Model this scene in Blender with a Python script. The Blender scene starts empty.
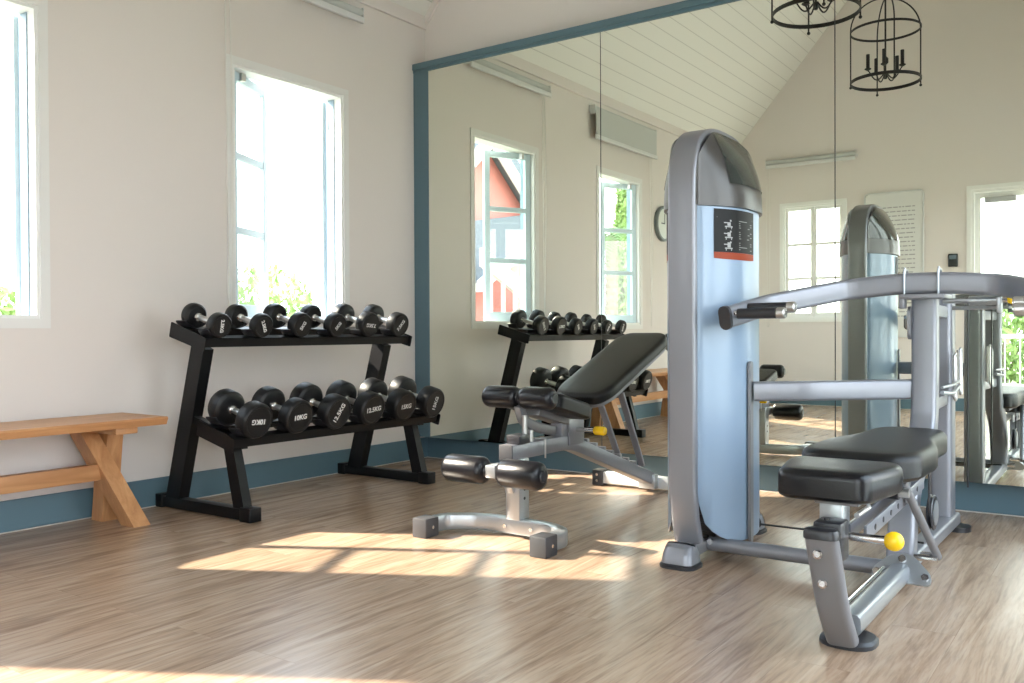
import bpy, bmesh, math, random
from mathutils import Vector, Matrix, Euler
R = math.radians
scene = bpy.context.scene
C = scene.collection
random.seed(7)

# ------------------------------------------------------------------ camera
cam = bpy.data.cameras.new('camera')
cam.sensor_width = 36.0
cam.lens = 890.3 / 1024 * 36.0
cam.clip_start = 0.05
cam.clip_end = 400
camo = bpy.data.objects.new('camera', cam)
C.objects.link(camo)
cr = Vector((0.818363, 0.574681, -0.004792)); cu = Vector((-0.001929, 0.011085, 0.999937)); cf = Vector((-0.574698, 0.818302, -0.01018))
m = Matrix.Identity(4)
for i in range(3):
    m[i][0] = cr[i]; m[i][1] = cu[i]; m[i][2] = -cf[i]
m[0][3], m[1][3], m[2][3] = 4.216, -4.926, 0.9
camo.matrix_world = m
scene.camera = camo

# ------------------------------------------------------------------ world, sun, exposure
SKY_STRENGTH = 5.0
SUN_STRENGTH = 13.0
EXPOSURE = 0.73
w = bpy.data.worlds.new('sky'); scene.world = w; w.use_nodes = True
nt = w.node_tree
bg = nt.nodes['Background']
tc = nt.nodes.new('ShaderNodeTexCoord'); sx = nt.nodes.new('ShaderNodeSeparateXYZ')
rp = nt.nodes.new('ShaderNodeValToRGB')
rp.color_ramp.elements[0].position = 0.0; rp.color_ramp.elements[0].color = (0.97, 0.98, 1.0, 1)
rp.color_ramp.elements[1].position = 0.9; rp.color_ramp.elements[1].color = (0.62, 0.80, 1.0, 1)
nt.links.new(tc.outputs['Generated'], sx.inputs[0]); nt.links.new(sx.outputs['Z'], rp.inputs[0])
nt.links.new(rp.outputs[0], bg.inputs['Color']); bg.inputs['Strength'].default_value = SKY_STRENGTH
sun = bpy.data.lights.new('sun', 'SUN'); sun.energy = SUN_STRENGTH; sun.angle = R(0.9); sun.color = (1.0, 0.89, 0.74)
suno = bpy.data.objects.new('sun', sun); C.objects.link(suno)
suno.rotation_euler = Vector((1.17, 0.64, -1.0)).to_track_quat('-Z', 'Y').to_euler()
scene.view_settings.view_transform = 'Standard'
scene.view_settings.look = 'None'
scene.view_settings.exposure = EXPOSURE
scene.view_settings.gamma = 1.0
scene.view_settings.use_curve_mapping = False
scene.cycles.max_bounces = 12
scene.cycles.diffuse_bounces = 6
scene.cycles.glossy_bounces = 6
scene.cycles.transparent_max_bounces = 16
scene.cycles.sample_clamp_indirect = 6.0
scene.cycles.caustics_reflective = True

# ------------------------------------------------------------------ materials
def mat(name, col, rough=0.5, metal=0.0, spec=0.5, coat=0.0, bump=None, noise=None):
    mt = bpy.data.materials.new(name); mt.use_nodes = True
    n = mt.node_tree; b = n.nodes['Principled BSDF']
    b.inputs['Base Color'].default_value = (*col, 1); b.inputs['Roughness'].default_value = rough
    b.inputs['Metallic'].default_value = metal; b.inputs['Specular IOR Level'].default_value = spec
    b.inputs['Coat Weight'].default_value = coat
    tcn = n.nodes.new('ShaderNodeTexCoord')
    if noise:   # (scale, amount)
        t = n.nodes.new('ShaderNodeTexNoise'); t.inputs['Scale'].default_value = noise[0]; t.inputs['Detail'].default_value = 4
        n.links.new(tcn.outputs['Object'], t.inputs['Vector'])
        mx = n.nodes.new('ShaderNodeMixRGB'); mx.blend_type = 'MULTIPLY'
        rr = n.nodes.new('ShaderNodeMapRange'); rr.inputs[3].default_value = 1 - noise[1]; rr.inputs[4].default_value = 1 + noise[1]
        n.links.new(t.outputs['Fac'], rr.inputs[0])
        mx.inputs[0].default_value = 1; mx.inputs[1].default_value = (*col, 1)
        n.links.new(rr.outputs[0], mx.inputs[2]); n.links.new(mx.outputs[0], b.inputs['Base Color'])
    if bump:    # (scale, strength)
        t2 = n.nodes.new('ShaderNodeTexNoise'); t2.inputs['Scale'].default_value = bump[0]; t2.inputs['Detail'].default_value = 3
        n.links.new(tcn.outputs['Object'], t2.inputs['Vector'])
        bp = n.nodes.new('ShaderNodeBump'); bp.inputs['Strength'].default_value = bump[1]; bp.inputs['Distance'].default_value = 0.004
        n.links.new(t2.outputs['Fac'], bp.inputs['Height']); n.links.new(bp.outputs[0], b.inputs['Normal'])
    return mt

M_ = {}
M_['wall'] = mat('wall_paint', (0.71, 0.658, 0.632), 0.75, bump=(60, 0.08))
M_['white'] = mat('white_paint', (0.80, 0.80, 0.79), 0.4)
M_['casing'] = mat('window_casing_paint', (0.74, 0.73, 0.72), 0.5)
M_['leafpaint'] = mat('pale_blue_window_paint', (0.55, 0.67, 0.74), 0.4)
M_['jamb'] = mat('light_blue_jamb_paint', (0.24, 0.34, 0.42), 0.45)
M_['blue'] = mat('teal_blue_paint', (0.092, 0.163, 0.205), 0.5, bump=(40, 0.05))
M_['caulk'] = mat('pale_caulk', (0.55, 0.50, 0.45), 0.6)
M_['rubber'] = mat('black_rubber', (0.007, 0.007, 0.008), 0.40, spec=0.35, bump=(300, 0.15))
M_['powder'] = mat('black_powder_coat', (0.004, 0.004, 0.005), 0.42, spec=0.3)
M_['cap'] = mat('black_plastic_cap', (0.02, 0.02, 0.024), 0.35)
M_['foot'] = mat('dark_grey_foot_cap', (0.045, 0.045, 0.05), 0.5)
M_['chrome'] = mat('chrome', (0.75, 0.75, 0.76), 0.15, 1.0)
M_['brushed'] = mat('brushed_steel', (0.62, 0.61, 0.60), 0.35, 1.0)
M_['silver'] = mat('silver_paint', (0.235, 0.24, 0.268), 0.34, 0.4, coat=0.1)
M_['silver_dull'] = mat('grey_silver_paint', (0.23, 0.23, 0.245), 0.38, 0.4)
M_['galv'] = mat('galvanised_steel', (0.40, 0.42, 0.44), 0.30, 0.7)
M_['vinyl'] = mat('black_vinyl', (0.006, 0.006, 0.008), 0.28, bump=(220, 0.12), spec=0.4)
M_['vinyl_matt'] = mat('black_upholstery', (0.009, 0.0085, 0.009), 0.36, bump=(260, 0.2), spec=0.28)
M_['shroud'] = mat('pale_blue_plastic', (0.235, 0.315, 0.42), 0.32, 0.05, coat=0.15)
M_['smoke'] = mat('smoked_grey_plastic', (0.050, 0.045, 0.042), 0.28, 0.0)
M_['smokewin'] = mat('dark_window_plastic', (0.035, 0.040, 0.036), 0.08)
M_['placard'] = mat('placard_black', (0.008, 0.0075, 0.008), 0.5, spec=0.2)
M_['orange'] = mat('placard_orange', (0.26, 0.045, 0.018), 0.5, spec=0.2)
M_['ink'] = mat('grey_print', (0.20, 0.20, 0.20), 0.5)
M_['inkp'] = mat('pale_pictogram_print', (0.30, 0.30, 0.30), 0.5)
M_['inkw'] = mat('white_print', (0.72, 0.72, 0.72), 0.5)
M_['inkb'] = mat('faint_print', (0.36, 0.36, 0.36), 0.6)
M_['yellow'] = mat('yellow_knob', (0.90, 0.56, 0.01), 0.25)
M_['blind'] = mat('grey_blind_fabric', (0.52, 0.53, 0.52), 0.8, bump=(400, 0.1))
M_['alu'] = mat('white_aluminium', (0.68, 0.69, 0.70), 0.35, 0.1)
M_['cord'] = mat('white_cord', (0.72, 0.70, 0.67), 0.6)
M_['iron'] = mat('black_iron', (0.012, 0.012, 0.013), 0.5)
M_['board'] = mat('white_board', (0.70, 0.70, 0.69), 0.35)
M_['clockface'] = mat('pale_clock_face', (0.62, 0.66, 0.62), 0.4)
M_['clockrim'] = mat('grey_clock_rim', (0.16, 0.19, 0.19), 0.35)
M_['keypad'] = mat('black_keypad', (0.015, 0.018, 0.022), 0.3)
M_['screen'] = mat('keypad_screen', (0.10, 0.13, 0.16), 0.15)
M_['sensor'] = mat('closer_grey', (0.45, 0.46, 0.47), 0.4)
# outdoors
M_['red'] = mat('red_clapboard', (0.52, 0.19, 0.165), 0.7, noise=(2, .1))
M_['extwhite'] = mat('exterior_white', (0.78, 0.78, 0.78), 0.6)
M_['roof'] = mat('grey_roof_shingle', (0.15, 0.17, 0.20), 0.8, noise=(14, .3))
M_['bark'] = mat('bark', (0.20, 0.15, 0.11), 0.9, noise=(12, .35))
M_['leaf'] = mat('leaf_green', (0.26, 0.38, 0.12), 0.6, noise=(3, .35))
M_['leaf2'] = mat('leaf_dark_green', (0.15, 0.26, 0.09), 0.6, noise=(3, .35))
M_['lawn'] = mat('lawn_green', (0.30, 0.31, 0.22), 0.9, noise=(2, .25))
M_['terrace'] = mat('pale_terrace', (0.60, 0.57, 0.52), 0.7, noise=(4, .08))

def mirror_mat():
    mt = bpy.data.materials.new('silvered_glass'); mt.use_nodes = True
    n = mt.node_tree; b = n.nodes['Principled BSDF']
    b.inputs['Base Color'].default_value = (0.86, 0.885, 0.785, 1); b.inputs['Metallic'].default_value = 1; b.inputs['Roughness'].default_value = 0.0
    return mt
M_['mirror'] = mirror_mat()

def glass_mat():
    mt = bpy.data.materials.new('window_glass'); mt.use_nodes = True
    n = mt.node_tree; n.nodes.remove(n.nodes['Principled BSDF']); out = n.nodes['Material Output']
    t = n.nodes.new('ShaderNodeBsdfTransparent'); t.inputs[0].default_value = (0.96, 0.98, 0.975, 1)
    g = n.nodes.new('ShaderNodeBsdfGlossy'); g.inputs['Roughness'].default_value = 0.0
    mx = n.nodes.new('ShaderNodeMixShader'); mx.inputs[0].default_value = 0.06
    n.links.new(t.outputs[0], mx.inputs[1]); n.links.new(g.outputs[0], mx.inputs[2]); n.links.new(mx.outputs[0], out.inputs['Surface'])
    return mt
M_['glass'] = glass_mat()

def wood_mat(name, axis, cols, scale=1.0, rough=0.45, planks=None, bumpd=0.0015):
    """grain stretched along an object axis (0,1,2); planks=(width,length) for floor boards"""
    mt = bpy.data.materials.new(name); mt.use_nodes = True
    n = mt.node_tree; b = n.nodes['Principled BSDF']; L = n.links.new
    tcn = n.nodes.new('ShaderNodeTexCoord'); mp = n.nodes.new('ShaderNodeMapping')
    s = [14 * scale] * 3; s[axis] = 1.1 * scale
    mp.inputs['Scale'].default_value = s
    L(tcn.outputs['Object'], mp.inputs[0])
    vec = mp.outputs[0]
    if planks:
        br = n.nodes.new('ShaderNodeTexBrick')
        rot = n.nodes.new('ShaderNodeMapping'); rot.inputs['Rotation'].default_value = (0, 0, R(90))
        L(tcn.outputs['Object'], rot.inputs[0]); L(rot.outputs[0], br.inputs['Vector'])
        br.inputs['Scale'].default_value = 1; br.inputs['Brick Width'].default_value = planks[1]; br.inputs['Row Height'].default_value = planks[0]
        br.inputs['Mortar Size'].default_value = 0.0012; br.inputs['Mortar Smooth'].default_value = 0.2
        br.inputs['Color1'].default_value = (0, 0, 0, 1); br.inputs['Color2'].default_value = (1, 1, 1, 1); br.inputs['Mortar'].default_value = (0.5, 0.5, 0.5, 1)
        br.offset = 0.37; br.offset_frequency = 2
        ad = n.nodes.new('ShaderNodeVectorMath'); ad.operation = 'MULTIPLY_ADD'
        L(br.outputs['Color'], ad.inputs[0]); ad.inputs[1].default_value = (9, 9, 9); L(mp.outputs[0], ad.inputs[2])
        vec = ad.outputs[0]
    n1 = n.nodes.new('ShaderNodeTexNoise'); n1.inputs['Scale'].default_value = 1.0; n1.inputs['Detail'].default_value = 7; n1.inputs['Roughness'].default_value = 0.62
    n1.inputs['Distortion'].default_value = 1.4
    L(vec, n1.inputs['Vector'])
    rp = n.nodes.new('ShaderNodeValToRGB'); e = rp.color_ramp.elements
    e[0].position = 0.30; e[0].color = (*cols[0], 1); e[1].position = 0.72; e[1].color = (*cols[2], 1)
    md = e.new(0.5); md.color = (*cols[1], 1)
    L(n1.outputs['Fac'], rp.inputs[0])
    colr = rp.outputs[0]
    if planks:
        mr = n.nodes.new('ShaderNodeMapRange'); mr.inputs[3].default_value = 0.95; mr.inputs[4].default_value = 1.05
        L(br.outputs['Color'], mr.inputs[0])
        mm = n.nodes.new('ShaderNodeMixRGB'); mm.blend_type = 'MULTIPLY'; mm.inputs[0].default_value = 1
        L(colr, mm.inputs[1]); L(mr.outputs[0], mm.inputs[2])
        m2 = n.nodes.new('ShaderNodeMixRGB'); m2.blend_type = 'MULTIPLY'
        fm = n.nodes.new('ShaderNodeMath'); fm.operation = 'MULTIPLY'; fm.inputs[1].default_value = 0.20
        L(br.outputs['Fac'], fm.inputs[0]); L(fm.outputs[0], m2.inputs[0]); L(mm.outputs[0], m2.inputs[1]); m2.inputs[2].default_value = (0.3, 0.25, 0.2, 1)
        colr = m2.outputs[0]
    if planks:      # short dark flecks along the grain
        mp2 = n.nodes.new('ShaderNodeMapping'); mp2.inputs['Scale'].default_value = (95, 7, 1); L(tcn.outputs['Object'], mp2.inputs[0])
        n2 = n.nodes.new('ShaderNodeTexNoise'); n2.inputs['Scale'].default_value = 1.0; n2.inputs['Detail'].default_value = 3; L(mp2.outputs[0], n2.inputs['Vector'])
        r2 = n.nodes.new('ShaderNodeMapRange'); r2.inputs[1].default_value = 0.30; r2.inputs[2].default_value = 0.55; r2.inputs[3].default_value = 0.80; r2.inputs[4].default_value = 1.03; L(n2.outputs['Fac'], r2.inputs[0])
        m4 = n.nodes.new('ShaderNodeMixRGB'); m4.blend_type = 'MULTIPLY'; m4.inputs[0].default_value = 1; L(colr, m4.inputs[1]); L(r2.outputs[0], m4.inputs[2]); colr = m4.outputs[0]
    L(colr, b.inputs['Base Color']); b.inputs['Roughness'].default_value = rough
    if planks: b.inputs['Specular IOR Level'].default_value = 0.75
    bp = n.nodes.new('ShaderNodeBump'); bp.inputs['Strength'].default_value = 0.35; bp.inputs['Distance'].default_value = bumpd
    L(n1.outputs['Fac'], bp.inputs['Height']); L(bp.outputs[0], b.inputs['Normal'])
    return mt
M_['floor'] = wood_mat('oak_plank_floor', 1, ((0.250, 0.155, 0.099), (0.400, 0.276, 0.190), (0.500, 0.372, 0.272)), 1.0, 0.27, planks=(0.18, 1.25), bumpd=0.0012)
M_['benchwood_y'] = wood_mat('bench_wood_long', 1, ((0.40, 0.18, 0.075), (0.50, 0.245, 0.105), (0.60, 0.32, 0.15)), 1.2, 0.4)
M_['benchwood_z'] = wood_mat('bench_wood_upright', 2, ((0.40, 0.18, 0.075), (0.50, 0.245, 0.105), (0.60, 0.32, 0.15)), 1.2, 0.4)

def ceiling_mat():
    mt = bpy.data.materials.new('white_ceiling_boards'); mt.use_nodes = True
    n = mt.node_tree; b = n.nodes['Principled BSDF']; L = n.links.new
    tcn = n.nodes.new('ShaderNodeTexCoord'); s = n.nodes.new('ShaderNodeSeparateXYZ'); L(tcn.outputs['Object'], s.inputs[0])
    dv = n.nodes.new('ShaderNodeMath'); dv.operation = 'DIVIDE'; dv.inputs[1].default_value = 0.086; L(s.outputs['X'], dv.inputs[0])
    fr = n.nodes.new('ShaderNodeMath'); fr.operation = 'FRACT'; L(dv.outputs[0], fr.inputs[0])
    rp = n.nodes.new('ShaderNodeValToRGB'); e = rp.color_ramp.elements
    e[0].position = 0.0; e[0].color = (0.42, 0.41, 0.37, 1); e[1].position = 0.07; e[1].color = (0.76, 0.75, 0.71, 1)
    L(fr.outputs[0], rp.inputs[0]); L(rp.outputs[0], b.inputs['Base Color']); b.inputs['Roughness'].default_value = 0.6
    return mt
M_['ceil'] = ceiling_mat()

# ------------------------------------------------------------------ mesh helpers
class MB:
    def __init__(s): s.bm = bmesh.new()
    def box(s, x0, x1, y0, y1, z0, z1, bev=0.0, seg=2, mtx=None):
        r = bmesh.ops.create_cube(s.bm, size=1.0)
        vs = r['verts']
        for v in vs:
            v.co = Vector(((x0 + x1) / 2 + v.co.x * (x1 - x0), (y0 + y1) / 2 + v.co.y * (y1 - y0), (z0 + z1) / 2 + v.co.z * (z1 - z0)))
        if bev > 0:
            es = set()
            for v in vs:
                for e in v.link_edges: es.add(e)
            r2 = bmesh.ops.bevel(s.bm, geom=list(es), offset=bev, segments=seg, affect='EDGES', profile=0.5)
            vs = list({v for f in r2['faces'] for v in f.verts} | {v for v in vs if v.is_valid})
        if mtx is not None:
            seen = set()
            stack = list(vs)
            while stack:
                v = stack.pop()
                if v in seen: continue
                seen.add(v)
                for e in v.link_edges:
                    o = e.other_vert(v)
                    if o not in seen: stack.append(o)
            bmesh.ops.transform(s.bm, matrix=mtx, verts=list(seen))
        return s
    def loft(s, rings, close=True, caps=True):
        vr = [[s.bm.verts.new(p) for p in ring] for ring in rings]
        n = len(rings[0])
        for a, b in zip(vr, vr[1:]):
            for i in range(n if close else n - 1):
                j = (i + 1) % n
                try: s.bm.faces.new((a[i], a[j], b[j], b[i]))
                except ValueError: pass
        if caps and close:
            try:
                s.bm.faces.new(list(reversed(vr[0]))); s.bm.faces.new(vr[-1])
            except ValueError: pass
        return s
    def sweep(s, prof, path, up=(0, 0, 1), caps=True, closed=False):
        """prof: 2D (side, up) outline; path: 3D points"""
        P = [Vector(p) for p in path]; up = Vector(up)
        rings = []
        N = len(P)
        for i, p in enumerate(P):
            if closed:
                d0 = (p - P[i - 1]).normalized(); d1 = (P[(i + 1) % N] - p).normalized()
            else:
                d0 = (p - P[i - 1]).normalized() if i > 0 else (P[1] - p).normalized()
                d1 = (P[i + 1] - p).normalized() if i < N - 1 else d0
            t = (d0 + d1).normalized()
            k = 1.0 / max(0.5, math.sqrt(max(0.0, (1 + d0.dot(d1)) / 2)))
            side = t.cross(up)
            if side.length < 1e-4: side = t.cross(Vector((0, 1, 0.01)))
            side.normalize(); u2 = side.cross(t).normalized()
            bend = (d1 - d0)
            if bend.length > 1e-6:
                bn = bend.normalized()
                ks = 1 + (k - 1) * abs(bn.dot(side)); ku = 1 + (k - 1) * abs(bn.dot(u2))
            else: ks = ku = 1
            rings.append([p + side * a * ks + u2 * b * ku for a, b in prof])
        if closed: rings.append(rings[0])
        return s.loft(rings, True, caps and not closed)
    def lathe(s, pts, origin, axis, seg=24):
        """pts: (t along axis, radius)"""
        ax = Vector(axis).normalized(); o = Vector(origin)
        a = ax.orthogonal().normalized(); b = ax.cross(a)
        rings = []
        for t, r in pts:
            r = max(r, 1e-4)
            rings.append([o + ax * t + (a * math.cos(2 * math.pi * i / seg) + b * math.sin(2 * math.pi * i / seg)) * r for i in range(seg)])
        return s.loft(rings)
    def tube(s, path, r, seg=12, caps=True):
        prof = [(r * math.cos(2 * math.pi * i / seg), r * math.sin(2 * math.pi * i / seg)) for i in range(seg)]
        P = [Vector(p) for p in path]
        t = (P[-1] - P[0]); up = (0, 0, 1)
        if abs(t.normalized().z) > 0.9 if t.length > 1e-6 else False: up = (0, 1, 0.001)
        return s.sweep(prof, path, up, caps)
    def rod(s, a, b, r, seg=12):
        a = Vector(a); b = Vector(b); L = (b - a).length
        return s.lathe([(0, r * .0), (0, r), (L, r), (L, 0)], a, b - a, seg)
    def sphere(s, c, r, seg=20, sc=(1, 1, 1)):
        res = bmesh.ops.create_uvsphere(s.bm, u_segments=seg, v_segments=max(8, seg // 2), radius=r)
        for v in res['verts']: v.co = Vector((v.co.x * sc[0], v.co.y * sc[1], v.co.z * sc[2])) + Vector(c)
        return s
    def pad(s, outline, th, bev=0.02, mtx=None, seg=5):
        """upholstered slab: outline in xy (centred on its centroid), z from 0 to th, rounded edges"""
        cx = sum(p[0] for p in outline) / len(outline); cy = sum(p[1] for p in outline) / len(outline)
        hw = max(abs(p[0] - cx) for p in outline); hl = max(abs(p[1] - cy) for p in outline)
        rings = []
        def ring(z, inset):
            a = 1 - inset / hw; b = 1 - inset / hl
            return [Vector((cx + (p[0] - cx) * a, cy + (p[1] - cy) * b, z)) for p in outline]
        rings.append(ring(0, bev * 0.6))
        for i in range(1, 3): rings.append(ring(bev * 0.5 * i / 2, bev * 0.6 * (1 - math.sin(math.pi / 2 * i / 2))))
        for i in range(seg + 1):
            t = i / seg * math.pi / 2
            rings.append(ring(th - bev + bev * math.sin(t), bev * (1 - math.cos(t))))
        rings.append(ring(th + bev * 0.10, bev * 2.6))
        if mtx is not None: rings = [[mtx @ v for v in r_] for r_ in rings]
        return s.loft(rings)
    def prism(s, poly, axis, a0, a1):
        """poly 2D extruded along axis (0: poly=(y,z), 1: poly=(x,z), 2: poly=(x,y))"""
        def P(q, a):
            if axis == 0: return (a, q[0], q[1])
            if axis == 1: return (q[0], a, q[1])
            return (q[0], q[1], a)
        return s.loft([[P(q, a0) for q in poly], [P(q, a1) for q in poly]])
    def done(s, name, material, parent=None, smooth=True, angle=35):
        bmesh.ops.remove_doubles(s.bm, verts=s.bm.verts, dist=1e-6)
        bmesh.ops.recalc_face_normals(s.bm, faces=s.bm.faces)
        me = bpy.data.meshes.new(name); 
        if smooth:
            for f in s.bm.faces: f.smooth = True
            lim = R(angle)
            for e in s.bm.edges:
                e.smooth = not (len(e.link_faces) == 2 and e.calc_face_angle(0) > lim) and len(e.link_faces) == 2
        s.bm.to_mesh(me); s.bm.free()
        me.materials.append(M_[material] if isinstance(material, str) else material)
        o = bpy.data.objects.new(name, me); C.objects.link(o)
        if parent is not None:
            o.parent = parent
        return o

def rrect(w, h, r, n=4):
    """rounded rectangle outline, full width w, height h"""
    pts = []
    for cx, cy, a0 in ((w / 2 - r, h / 2 - r, 0), (-w / 2 + r, h / 2 - r, 90), (-w / 2 + r, -h / 2 + r, 180), (w / 2 - r, -h / 2 + r, 270)):
        for i in range(n + 1):
            a = R(a0 + 90 * i / n); pts.append((cx + r * math.cos(a), cy + r * math.sin(a)))
    return pts
def fillet(path, r, n=6):
    P = [Vector(p) for p in path]; out = [P[0]]
    for a, b, c in zip(P, P[1:], P[2:]):
        d0 = (a - b); d1 = (c - b); l = min(r, d0.length * .48, d1.length * .48)
        p0 = b + d0.normalized() * l; p1 = b + d1.normalized() * l
        for i in range(n + 1):
            t = i / n; out.append(p0 * (1 - t) ** 2 + b * 2 * t * (1 - t) + p1 * t * t)
    out.append(P[-1]); return out
def fillet2(poly, r, n=5):
    """round the corners of a closed 2D polygon"""
    P = [Vector((p[0], p[1])) for p in poly]; out = []; N = len(P)
    for i in range(N):
        a, b, c = P[i - 1], P[i], P[(i + 1) % N]; d0 = a - b; d1 = c - b
        l = min(r, d0.length * .48, d1.length * .48)
        p0 = b + d0.normalized() * l; p1 = b + d1.normalized() * l
        for k in range(n + 1):
            t = k / n; q = p0 * (1 - t) ** 2 + b * 2 * t * (1 - t) + p1 * t * t; out.append((q.x, q.y))
    return out

def tag(o, label, cat, group=None, kind=None):
    o['label'] = label; o['category'] = cat
    if group: o['group'] = group
    if kind: o['kind'] = kind
    return o
def empty(name, loc, label, cat, group=None, rot=(0, 0, 0)):
    o = bpy.data.objects.new(name, None); C.objects.link(o); o.location = loc; o.rotation_euler = rot
    o.empty_display_size = 0.1
    return tag(o, label, cat, group)
def struct(o):
    o['kind'] = 'structure'; return o
def rel(o, root):
    """geometry was written in world coordinates: keep it there under a root standing elsewhere"""
    o.parent = root
    o.matrix_parent_inverse = Matrix.Translation(-Vector(root.location))
    return o

# ------------------------------------------------------------------ room shell
W, LN, EAVE, SL = 4.5, 6.25, 3.16, 1.17
RX = W / 2; RZ = EAVE + SL * RX
MY = -0.124          # face of the mirrors
WT = 0.12            # wall thickness
ZS, ZT = 0.975, 2.437
LEFT_WINS = [(-1.679, -0.819), (-3.636, -2.776), (-5.53, -4.67)]
def top_z(u): return EAVE + SL * min(u, W - u)

def wall_side(name, x0, x1, wins):
    mb = MB(); ys = [-LN - WT]
    cur = -LN - WT
    for a, b in sorted(wins):
        mb.box(x0, x1, cur, a, 0, EAVE + .02)
        mb.box(x0, x1, a, b, 0, ZS); mb.box(x0, x1, a, b, ZT, EAVE + .02)
        cur = b
    mb.box(x0, x1, cur, WT, 0, EAVE + .02)
    return struct(mb.done(name, 'wall', smooth=False))
wall_side('wall_left', -WT, 0, LEFT_WINS)
ADDED_RIGHT_DOORS = [(-2.75, -.75), (-5.65, -3.55)]  # invented openings in the unseen wall, letting in more daylight
mb = MB(); cur = WT
for a, b in ADDED_RIGHT_DOORS:
    mb.box(W, W + WT, b, cur, 0, EAVE + .02); mb.box(W, W + WT, a, b, 2.44, EAVE + .02); cur = a
mb.box(W, W + WT, -LN - WT, cur, 0, EAVE + .02)
struct(mb.done('wall_right', 'wall', smooth=False))
def wall_gable(name, y0, y1, openings):
    mb = MB()
    us = sorted({0, RX, W} | {o[0] for o in openings} | {o[1] for o in openings})
    for a, b in zip(us, us[1:]):
        mid = (a + b) / 2; z = 0.0
        for (oa, ob, za, zb) in openings:
            if oa <= mid <= ob:
                if za > z: mb.box(a, b, y0, y1, z, za)
                z = zb
        mb.prism([(a, z), (b, z), (b, top_z(b)), (a, top_z(a))], 1, y0, y1)
    return struct(mb.done(name, 'wall', smooth=False))
wall_gable('wall_front', 0, WT, [])
BW = (0.64, 1.36, 1.05, 2.43)      # closed window in the back wall
BD = (2.72, 4.02, 0.0, 2.44)       # glazed door in the back wall
wall_gable('wall_back', -LN - WT, -LN, [BW, BD])
struct(MB().box(-WT, W + WT, -LN - WT, WT, -0.1, 0).done('floor', 'floor', smooth=False))
mb = MB()
mb.prism([(-WT - .3, EAVE - SL * (WT + .3)), (RX, RZ), (RX, RZ + .15), (-WT - .3, EAVE - SL * (WT + .3) + .15)], 1, -LN - WT, WT)
mb.prism([(W + WT + .3, EAVE - SL * (WT + .3)), (RX, RZ), (RX, RZ + .15), (W + WT + .3, EAVE - SL * (WT + .3) + .15)], 1, -LN - WT, WT)
struct(mb.done('ceiling', 'ceil', smooth=False))
# baseboards with the pale caulk line under them
def base(name, x0, x1, y0, y1, cap):
    o = struct(MB().box(x0, x1, y0, y1, 0.004, 0.146, bev=0.003, seg=1).done(name, 'blue', smooth=False))
    c = MB().box(*cap, 0, 0.004).done('caulk_line', 'caulk', o, smooth=False)
base('baseboard_left', 0, 0.015, -LN, 0, (0, 0.021, -LN, 0))
base('baseboard_front', 0.015, W, -0.015, 0, (0.015, W, -0.021, 0))
base('baseboard_back', 0.015, BD[0] - .05, -LN, -LN + 0.015, (0.015, BD[0] - .05, -LN, -LN + 0.021))
base('baseboard_right', W - 0.015, W, -3.52, -2.78, (W - .021, W, -3.52, -2.78))
base('baseboard_right', W - 0.015, W, -.72, -.015, (W - .021, W, -.72, -.015))
# cornice under the eaves
for i, (x0, x1) in enumerate(((0, 0.02), (W - .02, W))):
    struct(MB().box(x0, x1, -LN, 0, EAVE - 0.075, EAVE + .02, bev=.004, seg=1).done('trim_%d' % (i + 1), 'wall', smooth=False))
# cover moulding along the mirror-wall gable
mb = MB()
for (xa, xb) in ((0, RX), (W, RX)):
    za, zb = EAVE, RZ
    mb.loft([[(xa, -0.02, za - .07), (xa, 0, za - .07), (xa, 0, za + .01), (xa, -.02, za + .01)],
             [(xb, -0.02, zb - .07), (xb, 0, zb - .07), (xb, 0, zb + .01), (xb, -.02, zb + .01)]])
struct(mb.done('trim_3', 'wall', smooth=False))

# ------------------------------------------------------------------ mirror wall
MT, MBZ = 2.760, 0.163
mb = MB().box(0.0, W, MY + .006, 0, MBZ, MT - .002)           # backing the panels are mounted on
struct(mb.done('trim_4', 'foot', smooth=False))
struct(MB().box(0.0, 0.133, MY - .006, MY + .006, MBZ, MT, bev=.002, seg=1).done('trim_5', 'blue', smooth=False))
mb = MB().box(0.0, W, MY - .020, 0, MT, MT + .045, bev=.004, seg=1)
mb.box(0.0, W, MY - .010, MY + .006, MT - .018, MT, bev=.002, seg=1)
struct(mb.done('trim_6', 'blue', smooth=False))
seams = [0.133, 1.517, 2.918, 4.36]
mlab = ['tall mirror panel at the corner, beside the blue post and behind the dumbbell rack',
        'middle tall mirror panel behind the grey weight machine tower',
        'tall mirror panel behind the press arm, reflecting the glazed door']
for (a, b), lb in zip(zip(seams, seams[1:]), mlab):
    o = MB().box(a + .0028, b - .0028, MY, MY + .0055, MBZ, MT - .018).done('mirror_panel', 'mirror', smooth=False)
    tag(o, lb, 'mirror', 'mirror panels on the wall')
struct(MB().box(4.36, W, MY - .006, MY + .006, MBZ, MT, bev=.002, seg=1).done('trim_7', 'blue', smooth=False))

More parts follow.
